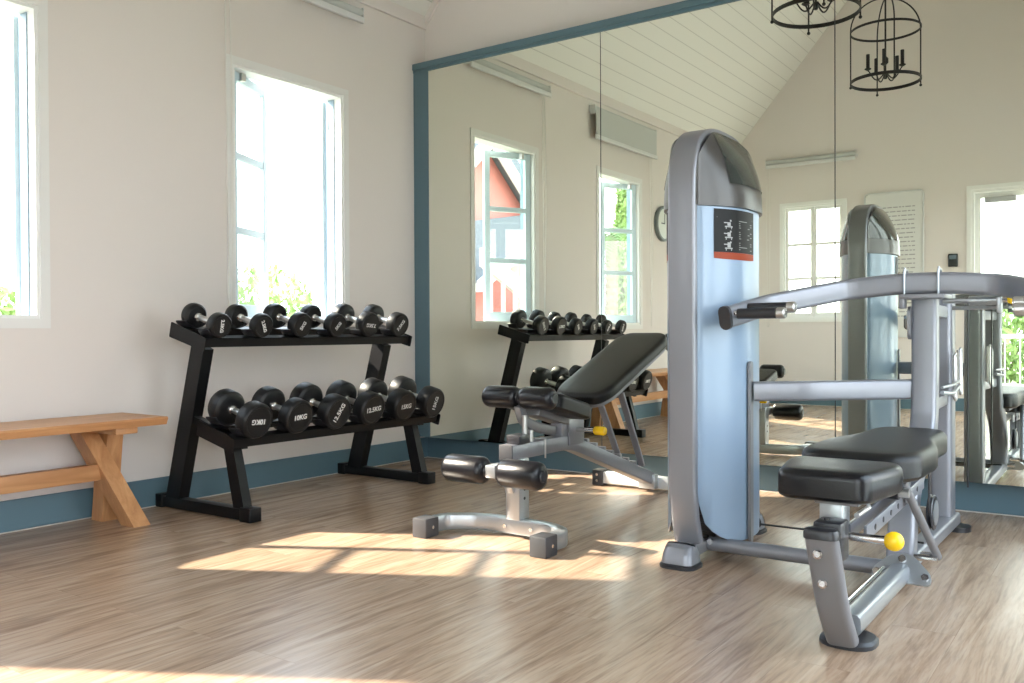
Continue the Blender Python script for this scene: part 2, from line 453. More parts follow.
# ------------------------------------------------------------------ windows
def leaf(name, wdt, hgt, par, loc, ang, cols=1, rows=3, sgn=1, st=.052, th=.034, paint='leafpaint', mn=.021):
    """casement leaf; local u runs from the hinge (0) to the free edge; built around its hinge line"""
    def bx(mb, u0, u1, z0, z1, t0=-th / 2, t1=th / 2, bev=.003):
        mb.box(t0, t1, min(u0 * sgn, u1 * sgn), max(u0 * sgn, u1 * sgn), z0, z1, bev=bev, seg=1)
    mb = MB()
    bx(mb, 0, st, 0, hgt); bx(mb, wdt - st, wdt, 0, hgt)
    bx(mb, st, wdt - st, 0, st * 1.5); bx(mb, st, wdt - st, hgt - st, hgt)
    z0, z1 = st * 1.5, hgt - st
    for k in range(1, rows):
        z = z0 + (z1 - z0) * k / rows; bx(mb, st, wdt - st, z - mn, z + mn, -th * .4, th * .4)
    for k in range(1, cols):
        u = st + (wdt - 2 * st) * k / cols; bx(mb, u - .014, u + .014, z0, z1, -th * .4, th * .4)
    o = mb.done(name, paint, par, smooth=False); o.location = loc; o.rotation_euler = (0, 0, ang)
    g = MB(); bx(g, st, wdt - st, z0, z1, -.002, .002, 0)
    g.done('pane', 'glass', o, smooth=False)
    return o
def side_window(idx, ya, yb, x_in, out, near_open, far_open):
    """x_in: inner face of wall, out=-1 when outdoors is -x"""
    mb = MB()
    # inner casing on the wall face, lining of the reveal
    cw = .045; t = .008
    for (a, b, c, d) in ((ya - cw, ya, ZS - cw, ZT + cw), (yb, yb + cw, ZS - cw, ZT + cw), (ya, yb, ZT, ZT + cw), (ya, yb, ZS - cw, ZS)):
        mb.box(min(x_in, x_in - out * t), max(x_in, x_in - out * t), a, b, c, d)
    fr = mb.done('window_%d' % idx, 'casing', smooth=False); struct(fr)
    mb = MB(); xo = x_in + out * (WT + .01); f = .016
    X0, X1 = min(x_in, xo), max(x_in, xo)
    mb.box(X0, X1, ya, ya + f, ZS, ZT); mb.box(X0, X1, yb - f, yb, ZS, ZT)
    mb.box(X0, X1, ya + f, yb - f, ZT - f, ZT); mb.box(X0, X1, ya + f, yb - f, ZS, ZS + f)
    mb.done('window_frame', 'white', fr, smooth=False)
    mb = MB(); Xa, Xb = min(x_in + out * .062, xo + out * .012), max(x_in + out * .062, xo + out * .012)
    mb.box(Xa, Xb, yb - f - .006, yb - f, ZS + f, ZT - f - .004); mb.box(Xa, Xb, ya + f, ya + f + .003, ZS + f, ZT - f - .004)
    mb.done('outer_jamb', 'jamb', fr, smooth=False)
    h = ZT - ZS - 2 * f - .006; wd = (yb - ya) / 2 - f - .002
    hx = x_in + out * .045; hx2 = x_in + out * .115
    leaf('casement', wd + .035, h, fr, (hx, ya + f + .001, ZS + f + .003), near_open if out < 0 else -near_open, sgn=1)
    leaf('casement', wd - .035, h, fr, (hx2 + out * .03, yb - f - .007, ZS + f + .003), -far_open if out < 0 else far_open, sgn=-1)
    # stay arm and hinges
    mb = MB()
    for zz in (ZS + .18, (ZS + ZT) / 2, ZT - .18):
        mb.rod((hx, ya + f + .004, zz - .035), (hx, ya + f + .004, zz + .035), .006, 8)
        mb.rod((hx2, yb - f - .004, zz - .035), (hx2, yb - f - .004, zz + .035), .006, 8)
    mb.box(min(hx, hx + out * .03), max(hx, hx + out * .03), ya + .10, ya + .13, ZT - f - .05, ZT - f - .005)
    mb.done('hinge', 'brushed', fr, smooth=False)
    return fr
for i, (a, b) in enumerate(LEFT_WINS):
    side_window(i + 1, a, b, 0.0, -1, R(25), R(122))
for i, (a, b) in enumerate(ADDED_RIGHT_DOORS):      # unseen glazed doors added in the right-hand wall to brighten the room
    mb = MB(); mb.box(W, W + WT, a, a + .04, 0, 2.44); mb.box(W, W + WT, b - .04, b, 0, 2.44); mb.box(W, W + WT, a + .04, b - .04, 2.40, 2.44)
    dfr = struct(mb.done('door_%d' % (i + 2), 'white', smooth=False))
    for k in range(2):
        ya = a + .04 + k * (b - a - .08) / 2 + .002; yb = ya + (b - a - .08) / 2 - .004; st = .06
        mb = MB(); mb.box(W + .04, W + .08, ya, ya + st, .01, 2.39); mb.box(W + .04, W + .08, yb - st, yb, .01, 2.39)
        mb.box(W + .04, W + .08, ya + st, yb - st, .01, .12); mb.box(W + .04, W + .08, ya + st, yb - st, 2.32, 2.39)
        d = mb.done('door_leaf', 'white', dfr, smooth=False)
        MB().box(W + .057, W + .063, ya + st, yb - st, .12, 2.32).done('pane', 'glass', d, smooth=False)
# back window: closed pair of leaves
x0, x1, z0, z1 = BW
mb = MB()
cw = .04
for (a, b, c, d) in ((x0 - cw, x0, z0 - cw, z1 + cw), (x1, x1 + cw, z0 - cw, z1 + cw), (x0, x1, z1, z1 + cw), (x0, x1, z0 - cw, z0)):
    mb.box(a, b, -LN, -LN + .015, c, d)
fr = struct(mb.done('window_7', 'white', smooth=False))
mb = MB(); f = .02
mb.box(x0, x0 + f, -LN - WT, -LN, z0, z1); mb.box(x1 - f, x1, -LN - WT, -LN, z0, z1)
mb.box(x0 + f, x1 - f, -LN - WT, -LN, z0, z0 + f); mb.box(x0 + f, x1 - f, -LN - WT, -LN, z1 - f, z1)
mb.done('window_frame', 'white', fr, smooth=False)
lw = (x1 - x0) / 2 - f - .001
leaf('casement', lw, z1 - z0 - 2 * f, fr, (x0 + f, -LN - .05, z0 + f), R(-90), sgn=1, st=.035, paint='white', mn=.016)
leaf('casement', lw, z1 - z0 - 2 * f, fr, (x1 - f, -LN - .05, z0 + f), R(-90), sgn=-1, st=.035, paint='white', mn=.016)
# glazed double door in the back wall
x0, x1, z0, z1 = BD
mb = MB()
for (a, b, c, d) in ((x0 - .045, x0, 0, z1 + .045), (x1, x1 + .045, 0, z1 + .045), (x0, x1, z1, z1 + .045)):
    mb.box(a, b, -LN, -LN + .015, c, d)
mb.box(x0, x0 + .03, -LN - WT, -LN, 0, z1); mb.box(x1 - .03, x1, -LN - WT, -LN, 0, z1); mb.box(x0 + .03, x1 - .03, -LN - WT, -LN, z1 - .03, z1)
dr = struct(mb.done('door_1', 'white', smooth=False))
for k, (a, b) in enumerate(((x0 + .03, (x0 + x1) / 2 - .002), ((x0 + x1) / 2 + .002, x1 - .03))):
    mb = MB(); st = .055
    mb.box(a, a + st, -LN - .09, -LN - .05, .01, z1 - .035); mb.box(b - st, b, -LN - .09, -LN - .05, .01, z1 - .035)
    mb.box(a + st, b - st, -LN - .09, -LN - .05, .01, .12); mb.box(a + st, b - st, -LN - .09, -LN - .05, z1 - .09, z1 - .035)
    d = mb.done('door_leaf', 'white', dr, smooth=False)
    MB().box(a + st, b - st, -LN - .073, -LN - .067, .12, z1 - .09).done('pane', 'glass', d, smooth=False)
    MB().box(a + .10, a + .40, -LN - .05, -LN - .01, z1 - .15, z1 - .09, bev=.005).done('door_closer', 'sensor', d)
    hx = b - .03 if k == 0 else a + .03
    MB().tube([(hx, -LN - .05, .95), (hx, -LN - .0, .95), (hx, -LN - .0, 1.25), (hx, -LN - .05, 1.25)], .009, 8).done('door_handle', 'brushed', d)

# ------------------------------------------------------------------ roller blinds
def blind(x, ya, yb, zt, drop, label, face='x', cordy=None, cords=()):
    """on the left wall (face x) or the back wall (face y; ya,yb are then x values)"""
    root = empty('roller_blind', (x + .0, (ya + yb) / 2, zt - .1) if face == 'x' else ((ya + yb) / 2, x, zt - .1), label, 'roller blind', 'roller blinds above the windows')
    def put(mb, name, m_):
        o = mb.done(name, m_)
        if face == 'y':
            # swap: local (depth,u,z) -> (u, depth, z)
            for v in o.data.vertices: v.co = Vector((v.co.y, x + (v.co.x - x), v.co.z))
            o.data.flip_normals()
        return rel(o, root)
    mb = MB(); mb.box(x, x + .012, ya, yb, zt - .062, zt, bev=.003, seg=1)
    mb.box(x + .012, x + .07, ya, ya + .006, zt - .09, zt - .005, bev=.002, seg=1); mb.box(x + .012, x + .07, yb - .006, yb, zt - .09, zt - .005, bev=.002, seg=1)
    put(mb, 'bracket', 'alu')
    mb = MB(); mb.lathe([(0, .001), (0, .030), (yb - ya - .016, .030), (yb - ya - .016, .001)], (x + .042, ya + .008, zt - .040), (0, 1, 0), 20)
    put(mb, 'fabric_roll', 'blind')
    zb = zt - .085 - drop
    if drop > .03:
        put(MB().box(x + .070, x + .0715, ya + .01, yb - .01, zb + .01, zt - .04), 'fabric', 'blind')
    put(MB().box(x + .058, x + .084, ya + .006, yb - .006, zb - .028, zb + .012, bev=.006), 'bottom_rail', 'alu')
    for yc, zl in cords:
        path = []
        for i in range(13):
            t = i / 12; path.append((x + .045 + .012 * math.sin(3 * t), yc - .014 - .006 * math.sin(5 * t), zt - .04 - (zt - .04 - zl) * t))
        for i in range(13):
            t = 1 - i / 12; path.append((x + .045 + .010 * math.sin(2 * t), yc + .014 + .006 * math.sin(4 * t), zt - .04 - (zt - .04 - zl) * t))
        o = MB().tube(fillet(path, .01, 2), .0032, 6).done('pull_cord', 'cord'); rel(o, root)
        if face == 'y':
            for v in o.data.vertices: v.co = Vector((v.co.y, v.co.x, v.co.z))
            o.data.flip_normals()
    return root
blind(0, -1.83, -.69, 3.035, 0, 'rolled-up white roller blind above the window behind the dumbbell rack', cords=[(-1.745, .95)])
blind(0, -3.90, -2.60, 3.035, .21, 'partly lowered grey roller blind, seen in the mirror beside the seam', cords=[(-3.80, .95)])
blind(-LN, .44, 1.52, 3.02, 0, 'rolled-up white roller blind on the far wall above the closed six-pane window', face='y', cords=[(.47, .95)])

# ------------------------------------------------------------------ clock, board, keypad
t = empty('wall_clock', (0, -4.155, 2.065), 'round grey-rimmed wall clock on the left wall, seen edge-on in the mirror', 'clock')
rel(MB().lathe([(0, .001), (0, .19), (.035, .19), (.042, .183), (.042, .165), (.030, .160), (.030, .001)], (0.0, -4.155, 2.065), (1, 0, 0), 40).done('rim', 'clockrim'), t)
rel(MB().lathe([(0, .001), (0, .16), (.003, .16), (.003, .001)], (0.0305, -4.155, 2.065), (1, 0, 0), 40).done('face', 'clockface'), t)
mb = MB(); mb.box(.036, .038, -4.161, -4.149, 2.06, 2.17); rel(mb.done('minute_hand', 'keypad'), t)
mb = MB(); mb.box(-.0+.036, .038, -4.155, -4.075, 2.060, 2.072); rel(mb.done('hour_hand', 'keypad'), t)

t = empty('notice_board', (1.92, -LN, 1.5), 'tall white notice board with rows of small print hanging between the window and the door', 'notice board')
o = MB(); o.prism([(p[0] + 1.92, p[1] + 1.66) for p in rrect(.61, 1.64, .03)], 1, -LN + .001, -LN + .018); rel(o.done('board', 'board'), t)
mb = MB(); P_ = [(p[0] + 1.92, p[1] + 1.66) for p in rrect(.63, 1.66, .035)]
mb.sweep(rrect(.016, .03, .004, 2), [(p[0], -LN + .014, p[1]) for p in P_], up=(0, 1, 0), closed=True); rel(mb.done('frame', 'alu'), t)
mb = MB(); random.seed(3)
for k in range(26):
    z = 2.31 - k * .050; xx = 1.70
    while xx < 2.14:
        wl = random.uniform(.02, .07); mb.box(xx, min(xx + wl, 2.15), -LN + .018, -LN + .0186, z, z + .012); xx += wl + .012
rel(mb.done('lettering', 'inkb', smooth=False), t)
t = empty('keypad', (2.54, -LN, 1.68), 'small black wall keypad beside the glazed door', 'keypad')
rel(MB().box(2.49, 2.59, -LN + .0005, -LN + .03, 1.605, 1.75, bev=.012, seg=3).done('housing', 'keypad'), t)
rel(MB().box(2.505, 2.575, -LN + .03, -LN + .0315, 1.69, 1.735).done('screen', 'screen'), t)

# ------------------------------------------------------------------ chandeliers (seen in the mirror)
def chandelier(x, y, zb, label):
    root = empty('cage_chandelier', (x, y, zb), label, 'chandelier', 'black cage chandeliers hanging from the ridge')
    def put(mb, n, m_='iron'): return mb.done(n, m_, root)
    r = .305; h = .47
    ring = [(r * math.cos(2 * math.pi * i / 48), r * math.sin(2 * math.pi * i / 48)) for i in range(48)]
    put(MB().sweep(rrect(.010, .030, .002, 1), [(a, b, 0) for a, b in ring], closed=True), 'cage_ring')
    put(MB().sweep(rrect(.008, .022, .002, 1), [(a, b, h) for a, b in ring], closed=True), 'cage_ring')
    for k in range(4):
        a = R(-26 + 90 * k); c, s_ = math.cos(a), math.sin(a)
        mb = MB(); pts = [(c * (r + .004), s_ * (r + .004), -.045), (c * (r + .004), s_ * (r + .004), h)]
        for i in range(1, 13):
            t = i / 12 * math.pi / 2; pts.append((c * (r * math.cos(t) + .004), s_ * (r * math.cos(t) + .004), h + .30 * math.sin(t)))
        mb.tube(pts, .0065, 8); mb.sphere((c * (r + .004), s_ * (r + .004), -.05), .013, 10)
        put(mb, 'cage_rod')
    mb = MB(); mb.lathe([(0, .001), (.0, .012), (.02, .02), (.05, .02), (.06, .008), (.13, .008), (.15, .026), (.19, .026), (.21, .008), (.76, .008), (.78, .03), (.82, .03), (.84, .001)], (0, 0, .02), (0, 0, 1), 14)
    put(mb, 'stem')
    for k in range(5):
        a = R(10 + 72 * k); c, s_ = math.cos(a), math.sin(a)
        pts = [(c * (.012 + .143 * t), s_ * (.012 + .143 * t), .075 - .075 * math.sin(math.pi * min(t * 1.05, 1)) + .03 * t) for t in [i / 10 for i in range(11)]]
        mb = MB(); mb.tube(pts, .006, 8); arm = put(mb, 'candle_arm')
        e = Vector(pts[-1])
        arm2 = MB().lathe([(0, .001), (0, .012), (.012, .030), (.018, .030), (.020, .001)], e, (0, 0, 1), 12).done('drip_pan', 'iron', arm)
        MB().lathe([(0, .001), (0, .0165), (.13, .0165), (.135, .001)], e + Vector((0, 0, .02)), (0, 0, 1), 12).done('candle_sleeve', 'iron', arm)
    # chain up to the ridge
    mb = MB(); z = .86; top = RZ - zb - .06; k = 0
    while z < top:
        n = 10; pts = [(.010 * math.cos(2 * math.pi * i / n) * (1 if k % 2 else 0), .010 * math.cos(2 * math.pi * i / n) * (0 if k % 2 else 1), z + .020 + .020 * math.sin(2 * math.pi * i / n)) for i in range(n)]
        mb.sweep([(.0025 * math.cos(q), .0025 * math.sin(q)) for q in (0, 1.57, 3.14, 4.71)], pts, up=(1, .3, 0.1), closed=True)
        z += .034; k += 1
    put(mb, 'chain')
    put(MB().lathe([(0, .001), (0, .02), (.03, .06), (.075, .065), (.08, .001)], (0, 0, top), (0, 0, 1), 20), 'ceiling_rose')
    return root
chandelier(RX + .045, -1.93, 3.22, 'black iron cage chandelier nearer the mirror wall, cut off by the blue top rail')
chandelier(RX + .045, -4.12, 3.22, 'black iron cage chandelier farther from the mirror, seen whole with its candles')

# ------------------------------------------------------------------ wooden bench
t = empty('wooden_bench', (.25, -3.2, 0), 'oak-coloured wooden trestle bench against the left wall, beside the dumbbell rack', 'bench')
y0, y1 = -4.15, -2.40
mb = MB(); mb.prism([(.045, .472), (.045, .502), (.050, .508), (.432, .508), (.438, .500), (.425, .470), (.055, .468)], 1, y0, y1)
rel(mb.done('seat_board', 'benchwood_y'), t)
ZB = .468
for yc, sg in ((-2.55, 1), (-4.0, -1)):
    rel(MB().box(.09, .395, yc - .055 - sg * .035, yc + .055 - sg * .035, ZB - .030, ZB - .0005, bev=.004).done('batten', 'benchwood_y'), t)
    def leg4(b, tp, wx, wy):
        mb = MB(); mb.loft([[(c[0] - wx, c[1] - wy, c[2]), (c[0] + wx, c[1] - wy, c[2]), (c[0] + wx, c[1] + wy, c[2]), (c[0] - wx, c[1] + wy, c[2])] for c in (b, tp)])
        rel(mb.done('leg', 'benchwood_z', smooth=False), t)
    leg4((.105, yc + sg * .02, 0), (.165, yc + sg * .02, ZB - .03), .045, .040)
    leg4((.345, yc + sg * .035, 0), (.105, yc - sg * .085, ZB - .03), .055, .042)
rel(MB().box(.185, .235, -3.92, -2.62, .215, .290, bev=.004).done('stretcher', 'benchwood_y'), t)

# ------------------------------------------------------------------ dumbbell rack
rk = empty('dumbbell_rack', (.4, -1.5, 0), 'black two-tier steel dumbbell rack standing under the open window', 'rack')
def rp(mb, n, m_='powder', **k): return rel(mb.done(n, m_, **k), rk)
YL, YR = -2.165, -.87
for yc in (YL, YR):
    rp(MB().box(.0220, .765, yc - .03, yc + .03, .006, .060, bev=.004), 'base_rail')
    for xa, xb in ((.018, .075), (.70, .78)):
        rp(MB().box(xa, xb, yc - .035, yc + .035, .0, .068, bev=.005), 'foot_cap')
    mb = MB(); mb.loft([[(.105, yc - .030, .058), (.215, yc - .030, .058), (.215, yc + .030, .058), (.105, yc + .030, .058)],
                        [(.335, yc - .030, .860), (.430, yc - .030, .822), (.430, yc + .030, .822), (.335, yc + .030, .860)]])
    rp(mb, 'tall_post', smooth=False)
    mb = MB(); mb.loft([[(.645, yc - .025, .058), (.725, yc - .025, .058), (.725, yc + .025, .058), (.645, yc + .025, .058)],
                        [(.560, yc - .025, .405), (.640, yc - .025, .370), (.640, yc + .025, .370), (.560, yc + .025, .405)]])
    rp(mb, 'short_post', smooth=False)
    mb = MB(); mb.loft([[(.225, yc - .02, .515), (.225, yc + .02, .515), (.240, yc + .02, .475), (.240, yc - .02, .475)],
                        [(.70, yc - .02, .385), (.70, yc + .02, .385), (.70, yc + .02, .345), (.70, yc - .02, .345)]])
    rp(mb, 'tier_arm', smooth=False)
def tier(xb, zb, xf, zf, y0, y1, name):
    """sloped tray between a back point and a front point, channel shape with end plates"""
    d = Vector((xf - xb, 0, zf - zb)); L = d.length; d.normalize(); nrm = Vector((-d.z, 0, d.x))
    o = Vector((xb, 0, zb))
    def pt(u, v): q = o + d * u + nrm * v; return (q.x, q.z)
    mb = MB()
    mb.prism([pt(.02, 0), pt(.075, 0), pt(.075, .006), (pt(.02, .006))], 1, y0, y1)      # two rails the heads rest on
    mb.prism([pt(L - .075, 0), pt(L - .02, 0), pt(L - .02, .006), pt(L - .075, .006)], 1, y0, y1)
    mb.prism([pt(L - .026, -.040), pt(L - .020, -.040), pt(L - .020, .006), pt(L - .026, .006)], 1, y0, y1)
    mb.prism([pt(.02, -.045), pt(.026, -.045), pt(.026, .006), pt(.02, .006)], 1, y0, y1)
    t_ = rp(mb, name, smooth=False)
    for yy in (y0 - .005, y1):
        e = MB(); e.prism(fillet2([pt(-.01, -.055), pt(L, -.055), pt(L, .012), pt(-.01, .022)], .008, 3), 1, yy, yy + .005)
        e = e.done('end_plate', 'powder', t_)
    return t_, pt, L
DY = .262
TU, ptU, LU = tier(.275, .938, .545, .868, -2.262, -.78, 'upper_tray')
TL, ptL, LL = tier(.500, .460, .765, .394, -2.270, -.775, 'lower_tray')
def saddles(tray, pt, L, ys, r):
    for yc in ys:
        for u in (.050, L - .045):
            mb = MB(); N = 10; rings = []
            for k in range(N + 1):
                a = R(212 + 116 * k / N); q = []
                for rr in (r, r + .006):
                    px, pz = pt(u, r + .010 + rr * math.sin(a)); q.append((px, yc + rr * math.cos(a), pz))
                (xa, ya_, za), (xb, yb_, zb) = q; dx = .040
                rings.append([(xa - dx, ya_, za), (xa + dx, ya_, za), (xb + dx, yb_, zb), (xb - dx, yb_, zb)])
            mb.loft(rings)
            mb.done('saddle', 'cap', tray)
ysU = [-2.190 + .255 * k for k in range(6)]
ysL = [-2.170 + .256 * k for k in range(6)]

def dumbbell(r, hw, gap, txt):
    """axis along local x; hw head width; gap handle length; origin at the centre"""
    root = bpy.data.objects.new('dumbbell', None); C.objects.link(root)
    for s in (1, -1):
        x0 = gap / 2 * s
        mb = MB(); mb.lathe([(0, .02), (0, r * .80), (.004, r * .88), (.012, r * .985), (.018, r), (hw - .014, r), (hw - .005, r * .955), (hw, r * .88), (hw, r * .80), (hw - .0015, r * .78), (hw - .0015, .001)], (x0, 0, 0), (s, 0, 0), 40)
        hd = mb.done('head', 'rubber', root)
        mb = MB(); mb.lathe([(-.016, .0135), (-.016, .019), (-.010, .022), (-.002, .024), (.001, .024), (.001, .001)], (x0, 0, 0), (s, 0, 0), 24)
        mb.done('collar', 'chrome', root)
        cu = bpy.data.curves.new('weight_marking', 'FONT'); cu.body = txt; cu.size = r * .40; cu.align_x = 'CENTER'; cu.align_y = 'CENTER'
        cu.extrude = .0004; cu.offset = .0009
        cu.materials.append(M_['inkw'])
        tmp = bpy.data.objects.new('tmp', cu); C.objects.link(tmp); bpy.context.view_layer.update()
        tme = bpy.data.meshes.new_from_object(tmp.evaluated_get(bpy.context.evaluated_depsgraph_get())); bpy.data.objects.remove(tmp); bpy.data.curves.remove(cu)
        to = bpy.data.objects.new('weight_marking', tme); C.objects.link(to); to.parent = hd
        to.rotation_euler = (R(90), 0, R(90) * s); to.location = (x0 + s * (hw - .001), 0, 0)
    mb = MB(); mb.lathe([(-gap / 2, .0135), (-gap / 2 + .02, .0135), (-gap * .2, .0155), (0, .0165), (gap * .2, .0155), (gap / 2 - .02, .0135), (gap / 2, .0135)], (0, 0, 0), (1, 0, 0), 20)
    mb.done('handle', 'brushed', root)
    return root
proto = {}
for key, r, hw, gap, txt in (('a', .062, .056, .145, '2.5KG'), ('b', .067, .064, .140, '5KG'), ('c', .073, .070, .135, '7.5KG'),
                             ('d', .087, .080, .130, '10KG'), ('e', .090, .086, .130, '12.5KG'), ('f', .090, .092, .130, '15KG')):
    proto[key] = [dumbbell(r, hw, gap, txt), r, hw, gap, False]
def clone(o, parent=None):
    c = o.copy(); C.objects.link(c)
    if parent: c.parent = parent
    for ch in list(o.children): clone(ch, c)
    return c
ordn = ['first', 'second', 'third', 'fourth', 'fifth', 'last']
def place(key, tier_, k, yc, roll):
    pr = proto[key]
    o = pr[0] if not pr[4] else clone(pr[0]); pr[4] = True
    r = pr[1]; pt, L = (ptU, LU) if tier_ == 'upper' else (ptL, LL)
    x, z = pt(L / 2 + .020, r + .0105)
    o.location = (x, yc, z)
    tilt = math.atan2(pt(0, 0)[1] - pt(L, 0)[1], pt(L, 0)[0] - pt(0, 0)[0])
    o.rotation_euler = (Matrix.Rotation(tilt, 4, 'Y') @ Matrix.Rotation(R(roll), 4, 'X')).to_euler()
    size = {'a': 'small black dumbbell marked 2.5KG', 'b': 'black dumbbell marked 5KG', 'c': 'black dumbbell marked 7.5KG', 'd': 'large black dumbbell marked 10KG', 'e': 'large black dumbbell marked 12.5KG', 'f': 'thick black dumbbell marked 15KG'}[key]
    where = {0: 'at the wooden-bench end', 1: 'second from the wooden bench', 2: 'third from the wooden bench', 3: 'third from the mirror', 4: 'second from the mirror', 5: 'at the mirror end'}[k]
    tag(o, '%s, %s tier, %s' % (size, tier_, where), 'dumbbell', 'dumbbells on the %s tier of the rack' % tier_)
for k, (key, roll) in enumerate(zip('aabbcc', (-88, -65, 62, 55, 176, 55))): place(key, 'upper', k, ysU[k], roll)
for k, (key, roll) in enumerate(zip('ddeeff', (178, 5, 62, 6, 4, 78))): place(key, 'lower', k, ysL[k], roll)
saddles(TU, ptU, LU, ysU, .074); saddles(TL, ptL, LL, ysL, .092)

# ------------------------------------------------------------------ adjustable bench
ab = empty('adjustable_bench', (1.96, -1.0, 0), 'grey-framed adjustable sit-up bench with raised black backrest and foam rollers, in front of the mirror', 'exercise bench')
def bp_(mb, n, m_='silver', par=None, **k):
    o = mb.done(n, m_, **k)
    if par is None: rel(o, ab)
    else:
        o.parent = par
    return o
CXB = 1.965
path = fillet([(1.640, -1.90, .045), (1.640, -1.80, .045), (1.79, -1.70, .045), (2.14, -1.70, .045), (2.262, -1.77, .045), (2.262, -1.90, .045)], .09, 6)
bp_(MB().sweep(rrect(.058, .068, .008, 2), path), 'front_foot', 'galv')
for xx in (1.640, 2.262):
    bp_(MB().box(xx - .040, xx + .040, -1.975, -1.885, 0, .086, bev=.006), 'foot_cap', 'foot')
bp_(MB().box(CXB - .03, CXB + .045, -1.735, -1.655, .075, .345, bev=.006), 'front_post', 'galv')
# holes and bolts
mb = MB()
for z in (.17, .21): mb.rod((CXB + .044, -1.695, z), (CXB + .0465, -1.695, z), .007, 10)
bp_(mb, 'adjusting_hole', 'cap')
mb = MB()
for xx in (1.93, 2.07): mb.rod((xx, -1.730, .045), (xx, -1.738, .045), .009, 10)
for xx in (1.640, 2.262): mb.rod((xx + .039, -1.93, .045), (xx + .044, -1.93, .045), .007, 10)
bp_(mb, 'bolt', 'chrome')
# lower rollers
mb = MB(); mb.rod((1.70, -1.86, .305), (2.22, -1.86, .305), .013, 14)
bp_(mb, 'roller_bar', 'chrome')
def roller(x0, x1, y, z, r, m_='vinyl'):
    mb = MB(); L = x1 - x0
    mb.lathe([(0, .014), (0, r * .55), (.006, r * .80), (.014, r * .93), (.028, r), (L - .028, r), (L - .014, r * .93), (L - .006, r * .80), (L, r * .55), (L, .014)], (x0, y, z), (1, 0, 0), 36)
    o = bp_(mb, 'foam_roller', m_)
    mb = MB()
    for xx, s in ((x0, -1), (x1, 1)): mb.lathe([(0, .001), (0, .026), (.006, .022), (.006, .001)], (xx, y, z), (s, 0, 0), 20)
    mb.done('roller_cap', 'cap', o).matrix_parent_inverse = Matrix.Identity(4)
    return o
roller(1.705, 1.925, -1.86, .305, .060); roller(2.000, 2.215, -1.86, .305, .060)
mb = MB(); mb.box(1.938, 1.992, -1.89, -1.80, .280, .335, bev=.006)
mb.sweep(rrect(.045, .03, .006, 2), fillet([(1.965, -1.82, .300), (1.965, -1.76, .27), (1.965, -1.735, .20)], .04, 5), up=(0, 1, 0.1))
bp_(mb, 'roller_bracket', 'galv')
# main frame
mb = MB(); pth = fillet([(CXB, -1.77, .375), (CXB, -1.28, .375), (CXB, -.38, .072)], .10, 6)
mb.sweep(rrect(.070, .068, .006, 2), pth)
bp_(mb, 'main_beam', 'silver')
bp_(MB().box(CXB - .036, CXB + .036, -1.775, -1.768, .340, .410, bev=.003), 'beam_end_cap', 'foot')
mb = MB(); mb.box(CXB - .02, CXB + .05, -1.74, -1.655, .409, .450, bev=.004); bp_(mb, 'latch_block', 'cap')
mb = MB(); mb.rod((CXB + .015, -1.60, .405), (CXB + .015, -1.60, .46), .013, 10); mb.rod((CXB + .055, -1.54, .33), (CXB + .055, -1.54, .415), .004, 8); mb.rod((CXB + .0, -1.54, .416), (CXB + .058, -1.54, .416), .004, 8); bp_(mb, 'lock_pin', 'brushed')
# rear foot
mb = MB(); mb.sweep(rrect(.058, .068, .008, 2), [(1.64, -.335, .048), (2.33, -.335, .048)]); bp_(mb, 'rear_foot', 'alu')
for a in (1.59, 2.31): bp_(MB().box(a, a + .07, -.375, -.295, 0, .092, bev=.006), 'foot_cap', 'foot')
mb = MB()
for z in (.03, .065): mb.rod((1.625, -.376, z), (1.625, -.380, z), .008, 10)
bp_(mb, 'bolt', 'chrome')
bp_(MB().box(CXB - .05, CXB + .05, -.42, -.365, .02, .10, bev=.005), 'rear_bracket', 'galv')
# upper rollers in front of the seat
mb = MB(); mb.rod((1.78, -1.66, .610), (2.14, -1.66, .610), .012, 12); bp_(mb, 'roller_bar', 'chrome')
roller(1.775, 1.955, -1.66, .610, .050, 'vinyl'); roller(1.972, 2.145, -1.66, .610, .050, 'vinyl')
mb = MB(); mb.sweep(rrect(.035, .045, .005, 2), fillet([(1.96, -1.66, .575), (1.96, -1.63, .50), (1.96, -1.54, .47), (1.96, -1.38, .435)], .05, 5), up=(0, .3, 1)); bp_(mb, 'roller_arm', 'silver_dull')
mb = MB(); mb.rod((1.985, -1.655, .41), (1.985, -1.655, .53), .012, 10); bp_(mb, 'height_pin', 'brushed')
# seat
sm = Matrix.Translation((CXB, -1.46, .526)) @ Matrix.Rotation(R(-14), 4, 'X')
mb = MB(); mb.pad(fillet2([(-.165, -.15), (.165, -.15), (.165, .17), (-.165, .17)], .05), .075, .022, sm)
bp_(mb, 'seat', 'vinyl_matt')
mb = MB(); mb.box(-.05, .05, -.12, .15, -.03, 0.003, bev=.003, mtx=sm); bp_(mb, 'seat_plate', 'silver_dull')
bp_(MB().box(CXB - .032, CXB + .032, -1.36, -1.29, .37, .50, bev=.004), 'seat_post', 'silver')
